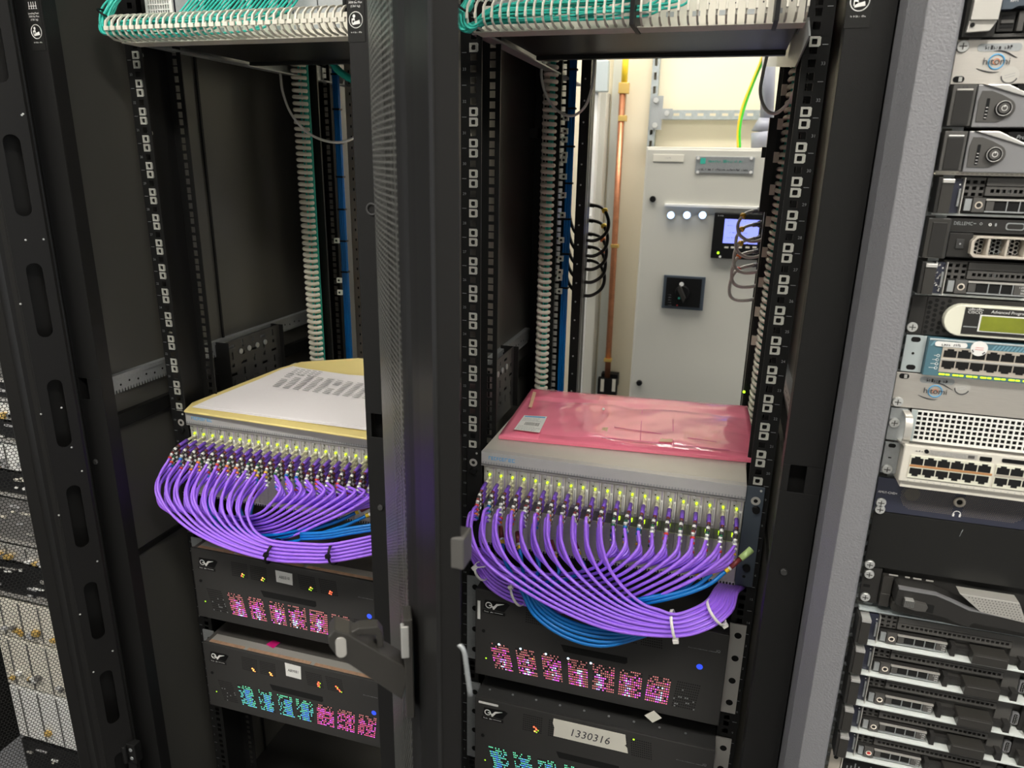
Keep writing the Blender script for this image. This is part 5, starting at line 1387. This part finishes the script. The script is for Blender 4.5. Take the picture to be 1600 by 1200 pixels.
for blk, (xa, n) in enumerate((( .6150, 6), (.7030, 6))):
    a, b = LX(xa-.0010), LX(xa+n*.01385+.001)
    m.box(a, b, YL-.0045, YL-.003, LZ(-.4990)+.001, LZ(-.4700), 'lcdframe').box(a, b, YL-.0052, YL-.0045, LZ(-.4838), LZ(-.4815), 'orangebar' if blk == 0 else 'tan')
    for i in range(n):
        for j in range(2):
            x = LX(xa+i*.01385); w = .0125*s; h = .0100*s
            if j == 0: zz = LZ(-.4810); m.prism([(x, zz), (x+w, zz), (x+w, zz+h*.8), (x+w*.72, zz+h*.8), (x+w*.72, zz+h), (x+w*.25, zz+h), (x+w*.25, zz+h*.8), (x, zz+h*.8)], 'y', YL-.0049, YL-.0045, 'void')
            else: zz = LZ(-.4955); m.prism([(x, zz+h), (x+w, zz+h), (x+w, zz+h*.25), (x+w*.75, zz+h*.25), (x+w*.75, zz), (x+w*.25, zz), (x+w*.25, zz+h*.25), (x, zz+h*.25)], 'y', YL-.0049, YL-.0045, 'void')
m.build('port_block', f)
MB().cyl((LX(.6290), YL-.003, LZ(-.4635)), (LX(.6290), YL-.0055, LZ(-.4635)), .0022, n=12, m='blackdeep').build('mode_button', f)
m = MB()
scribble(m, LX(.6175), LX(.6255), LZ(-.4655), .0018, YL-.0032, 'navy', 7)
m.box(LX(.6325), LX(.6815), YL-.0036, YL-.003, LZ(-.4675), LZ(-.4610), 'silver').box(LX(.6720), LX(.6785), YL-.0040, YL-.0036, LZ(-.4662), LZ(-.4628), 'plasticmid').prism(rrect(LX(.6840), LX(.6960), LZ(-.4675), LZ(-.4625), .0008), 'y', YL-.0040, YL-.003, 'blackdeep').prism(rrect(LX(.7060), LX(.7300), LZ(-.4665), LZ(-.4620), .0015), 'y', YL-.0040, YL-.003, 'blackdeep')
for q in range(3): scribble(m, LX(.6340), LX(.6700), LZ(-.4638-.0018*q), .0011, YL-.0038, 'print', 20+q)
for q in range(24): m.prism([(LX(.6150+q*.0069), LZ(-.5025)), (LX(.6165+q*.0069), LZ(-.5025)), (LX(.6158+q*.0069), LZ(-.5025)+.0012)], 'y', YL-.0033, YL-.003, 'print')
m.build('markings', f)

# M monitor panel
t = eq('audio_monitor', 'dark blue audio monitor panel with two speaker grilles and a headphone socket', 'audio monitor', -.5470, -.5030)
chs(t, -.5465, -.5035)
f = MB().box(.5845, 1.06, YR-.003, YR, -.5465, -.5032, 'navy').build('front_panel', t, .0004)
m = MB().text('AMU1-CHD+', (.5865, YR-.0034, -.5225), .0028, 'white', squeeze=.95); m.build('lettering', f)
for k, (xa, xb) in enumerate(((.6110, .6680), (.6790, .7430))):
    m = MB()
    for i in range(34):
        for j in range(17):
            x = xa+(i+.5*(j % 2))*.0019; z = -.5385+j*.0019
            if x > xb: continue
            e = min(x-xa, 99) if k == 0 else xb-x
            lim = .0165*(1-max(0, 1-e/.014)**2)**.5
            if abs(z+.5225) > lim: continue
            m.disc((x, YR-.0032, z), (0, -1, 0), .00055, 'speckle', 6)
    m.build('speaker_grille', f)
MB().disc((.6235, YR-.00315, -.5195), (0, -1, 0), .0085, 'plasticmid', 24).build('speaker_cone', f)
m = MB().ring((.6735, YR-.004, -.5215), (0, 1, 0), .0048, .0018, 24, 'tan', 6).disc((.6735, YR-.0036, -.5215), (0, -1, 0), .0035, 'void'); m.build('headphone_socket', f)
m = MB().tube([(.6735+.0038*math.cos(a), YR-.0035, -.5372+.0038*math.sin(a)) for a in [math.radians(200-220*i/12) for i in range(13)]], .0005, 5, 'white').box(.6692, .6710, YR-.004, YR-.003, -.5405, -.5370, 'white').box(.6760, .6778, YR-.004, YR-.003, -.5405, -.5370, 'white'); m.build('headphone_mark', f)
sc(f, .5918, -.5350, YR-.003)
# N blank panel
t = eq('blanking_panel', 'plain black blanking panel under the dark blue audio monitor', 'blanking panel', -.6230, -.5475)
f = MB().box(.5860, 1.06, YR-.003, YR, -.6220, -.5475, 'panelblack').build('panel', t, .0005)
MB().tube([(.6835, YR-.0031, -.556), (.6825, YR-.0031, -.5605), (.6815, YR-.0031, -.5655)], .0003, 5, 'zincdull').build('scratch', f)
sc(f, .5920, -.5440+.0, YR-.003); sc(f, .5920, -.6195, YR-.003)
# O server with silver mesh
t = eq('rack_server', 'black server with a sliding latch and a silver dotted panel under the blanking panel', 'server', -.6800, -.6230)
chs(t, -.6790, -.6245, .612, k='plastic')
m = MB().box(.5870, .6075, YR-.003, YR, -.6730, -.6240, 'plastic').box(.5895, .5970, YR-.0034, YR-.003, -.6515, -.6478, 'void'); e = m.build('mounting_ear', t); sc(e, .5935, -.6330, YR-.003); sc(e, .5938, -.6655, YR-.003)
m = MB().box(.609, .620, YR-.008, YR, -.6720, -.6300, 'latch').box(.609, .620, YR-.0085, YR-.008, -.655, -.654, 'plasticmid'); m.build('hinge_block', t, .001)
f = MB().prism([(.6225, -.6350), (.6260, -.6325), (.6640, -.6345), (.6800, -.6395), (.70, -.6465), (.80, -.6530), (.80, -.6690), (.7080, -.6650), (.7040, -.6720), (.6880, -.6680), (.6790, -.6640), (.625, -.6580), (.6215, -.6540)], 'y', YR-.026, YR, 'plastic').prism([(.6220, -.6600), (.6260, -.6590), (.70, -.6690), (.80, -.6690), (.80, -.6790), (.70, -.6790), (.6260, -.6730), (.6215, -.6700)], 'y', YR-.014, YR, 'latch').build('bezel', t, .0015)
m = MB().prism([(.630, -.6440), (.6400, -.6440), (.6420, -.6460), (.6540, -.6470), (.6560, -.6500), (.6540, -.6560), (.6440, -.6570), (.6300, -.6540)], 'y', YR-.032, YR-.026, 'plasticmid').prism([(.6305, -.6437), (.6400, -.6437), (.6400, -.6450), (.6305, -.6450)], 'y', YR-.0325, YR-.026, 'bezelhi').prism([(.6565, -.6480), (.6640, -.6490), (.6640, -.6600), (.6565, -.6585)], 'y', YR-.0263, YR-.026, 'void')
for i in range(6):
    for j in range(5): m.disc((.6312+i*.0018, YR-.0322, -.6525+j*.0018), (0, -1, 0), .0004, 'zincdull', 6)
m.build('sliding_latch', f, .0005)
m = MB().prism([(.6865, -.6270), (.7480, -.6270), (.7600, -.6520), (.7120, -.6470)], 'y', YR-.0275, YR-.010, 'silver')
for i in range(22):
    for j in range(7):
        x, z = .6900+i*.0034+.0017*(j % 2), -.6298-j*.0031
        if x > .692+ (-.627-z)*1.15 and x < .7470+(-.627-z)*.45 and z > -.6460-(x-.712)*.08: m.disc((x, YR-.0277, z), (0, -1, 0), .0007, 'plasticmid', 6)
m.build('dotted_panel', f, .0006, 'silver panel with rows of dots')
m = MB().prism([(.6230, -.6322), (.6640, -.6335), (.6800, -.6385), (.7020, -.6462), (.80, -.6522), (.80, -.6535), (.70, -.6478), (.6790, -.6400), (.6630, -.6352), (.6230, -.6345)], 'y', YR-.0268, YR-.020, 'bezel')
for a, b in ((.6150, .6250), (.6330, .6380), (.6420, .6510), (.6560, .6640)): m.box(a, b, YR-.006, YR-.005, -.6290, -.6275, 'silver')
m.build('edge_trim', f)
MB().box(.589, 1.05, YR-.006, YR+.3, -.6835, -.6815, 'paleblue').box(.5890, .6080, YR-.006, YR, -.6815, -.6800, 'paleblue').build('lid_ledge', t)

ZS = [(-.6835, -.7265), (-.7275, -.7715), (-.7725, -.8185), (-.8195, -.8615), (-.8625, -.9040)]
SH = [(.0, 1), (-.0005, 1), (.0005, 1), (.0, 1), (.0005, 4)]
for i, ((a, b), (sh, kd)) in enumerate(zip(ZS, SH)):
    open_server(a, b, 'bezel-less server with a drive carrier, %s of the five stacked at the lower right' % ('topmost', 'second', 'middle', 'fourth', 'lowest')[i], 'bezel-less servers at the lower right', .5905, kind=kd, shift=sh)
# Q unit at the very bottom
t = eq('rack_server', 'dark unit with small white bars at the bottom right corner', 'server', -.97, -.9055)
chs(t, -.965, -.9062, .612)
MB().box(.588, .602, YR-.002, YR, -.965, -.907, 'tan').disc((.5955, YR-.0022, -.9175), (0, -1, 0), .003, 'void').build('mounting_ear', t)
m = MB().box(.6035, .85, YR-.003, YR+.002, -.965, -.9065, 'panelblack').box(.6030, .6042, YR-.0034, YR+.002, -.965, -.9065, 'cream'); f = m.build('front_panel', t)
m = MB()
for i, hh in enumerate((.004, .005, .010, .006, .004, .005, .010, .006, .004)): m.box(.610+i*.0048, .6115+i*.0048, YR-.0034, YR-.003, -.9300, -.9300+hh, 'zincdull')
m.build('bar_mark', f)

# ================================================ rack behind the left open door
t0 = thing('rack_cabinet', 'rack behind the open door at the far left, seen through the perforations', 'equipment rack', (-1.0, .3, -GZ))
MB().box(-1.30, -.672, .12, .9, -1.64, -1.62, 'black').box(-1.30, -.672, .12, .9, .3, .32, 'black').box(-.676, -.670, -.155, .9, -1.64, .32, 'panelblack').box(-1.30, -1.294, -.12, .9, -1.64, .32, 'panelblack').box(-1.29, -.68, .88, .885, -1.62, .30, 'black').build('frame', t0)
XA, XB = -1.22, -.70
def zy(y): return W(40, y, 0).z
items = [(520, 600, 'carddk', 0), (604, 630, 'blackdeep', 1), (634, 660, 'white', 2), (664, 694, 'blackdeep', 3), (698, 738, 'white', 4), (742, 778, 'blackdeep', 5), (784, 850, 'carddk', 6), (856, 880, 'silver', 7), (884, 935, 'blackdeep', 8), (944, 1000, 'cream', 9), (1004, 1074, 'cream', 10), (1078, 1150, 'white', 11), (1156, 1215, 'blackdeep', 12)]
nm = ['grey unit', 'thin black unit', 'white unit', 'black unit with yellow and red leads', 'pale meshed unit', 'black unit with bright dashes', 'dark grey unit', 'slim silver unit', 'tall black unit with pale marks', 'upper cream unit with faint seams', 'middle cream unit with gold sockets', 'lower white unit', 'black unit at the foot']
for y0, y1, k, i in items:
    z1, z0 = zy(y0), zy(y1); r = random.Random(i)
    t = thing('rack_unit', '%s seen through the perforated door at far left' % nm[i], 'rack unit', (-.96, .1, z0))
    MB().box(XA, XB, .0, .35, z0, z1, k).build('case', t, .001)
    m = MB()
    if k in ('blackdeep', 'carddk'):
        for q in range(26):
            x = lerp(XA, XB, r.random()); z = lerp(z0, z1, r.uniform(.1, .85)); m.box(x, x+r.uniform(.004, .035), -.004, 0, z, z+r.uniform(.002, .006), r.choice(('white', 'silver', 'cream', 'print')))
        m.box(XA, XB, -.006, 0, z0, z0+.006, 'silver')
    else:
        for q in range(9): x = lerp(XA, XB, (q+.5)/9); m.box(x, x+.003, -.002, 0, z0+.004, z1-.004, 'carddk')
        for q in range(18):
            x = lerp(XA, XB, r.random()); z = lerp(z0, z1, r.uniform(.1, .3)); m.box(x, x+r.uniform(.006, .02), -.010, 0, z, z+r.uniform(.004, .012), r.choice(('brass', 'carddk', 'print', 'white')))
        for q in range(6): z = lerp(z0, z1, .75); x = -.84+.018*q; m.box(x, x+.010, -.004, 0, z, z+.012, 'carddk')
    if i == 3:
        for q in range(7): m.tube(smooth([(-.98+.04*q, 0, z1-.01), (-.96+.04*q, -.03, z1-.015), (-.86+.03*q, -.04, (z0+z1)/2), (-.70, -.03, z0+.01*q)], 4), .0035, 6, ('yellow', 'amber', 'yellow', 'white', 'orange', 'yellow', 'red')[q])
    if i == 1:
        m.box(-.93, -.80, -.012, 0, z0-.01, z1+.01, 'magenta')
    m.build('face_details', t)

# ------------------------------------------------------------------ lighting
wd = bpy.data.worlds.new('w'); S.world = wd; wd.use_nodes = True
wd.node_tree.nodes['Background'].inputs[0].default_value = (.96, .98, 1, 1); wd.node_tree.nodes['Background'].inputs[1].default_value = .36

# shift everything so that the floor is at z = 0
for o in bpy.data.objects:
    if o.parent is None: o.location.z += GZ
cd = bpy.data.cameras.new('camera'); cam = bpy.data.objects.new('camera', cd); COL.objects.link(cam)
R = Matrix((RT, UP, -fw)).transposed().to_4x4(); cam.matrix_world = Matrix.Translation(CAM+V((0, 0, GZ))) @ R
cd.sensor_width = 36; cd.lens = 36*FPX/1600; cd.clip_start = .02; cd.clip_end = 30
cd.dof.use_dof = True; cd.dof.focus_distance = 1.15; cd.dof.aperture_fstop = 8
S.camera = cam
S.view_settings.view_transform = 'Standard'; S.view_settings.look = 'None'; S.view_settings.gamma = 1; S.view_settings.use_curve_mapping = False
S.view_settings.exposure = 1.4
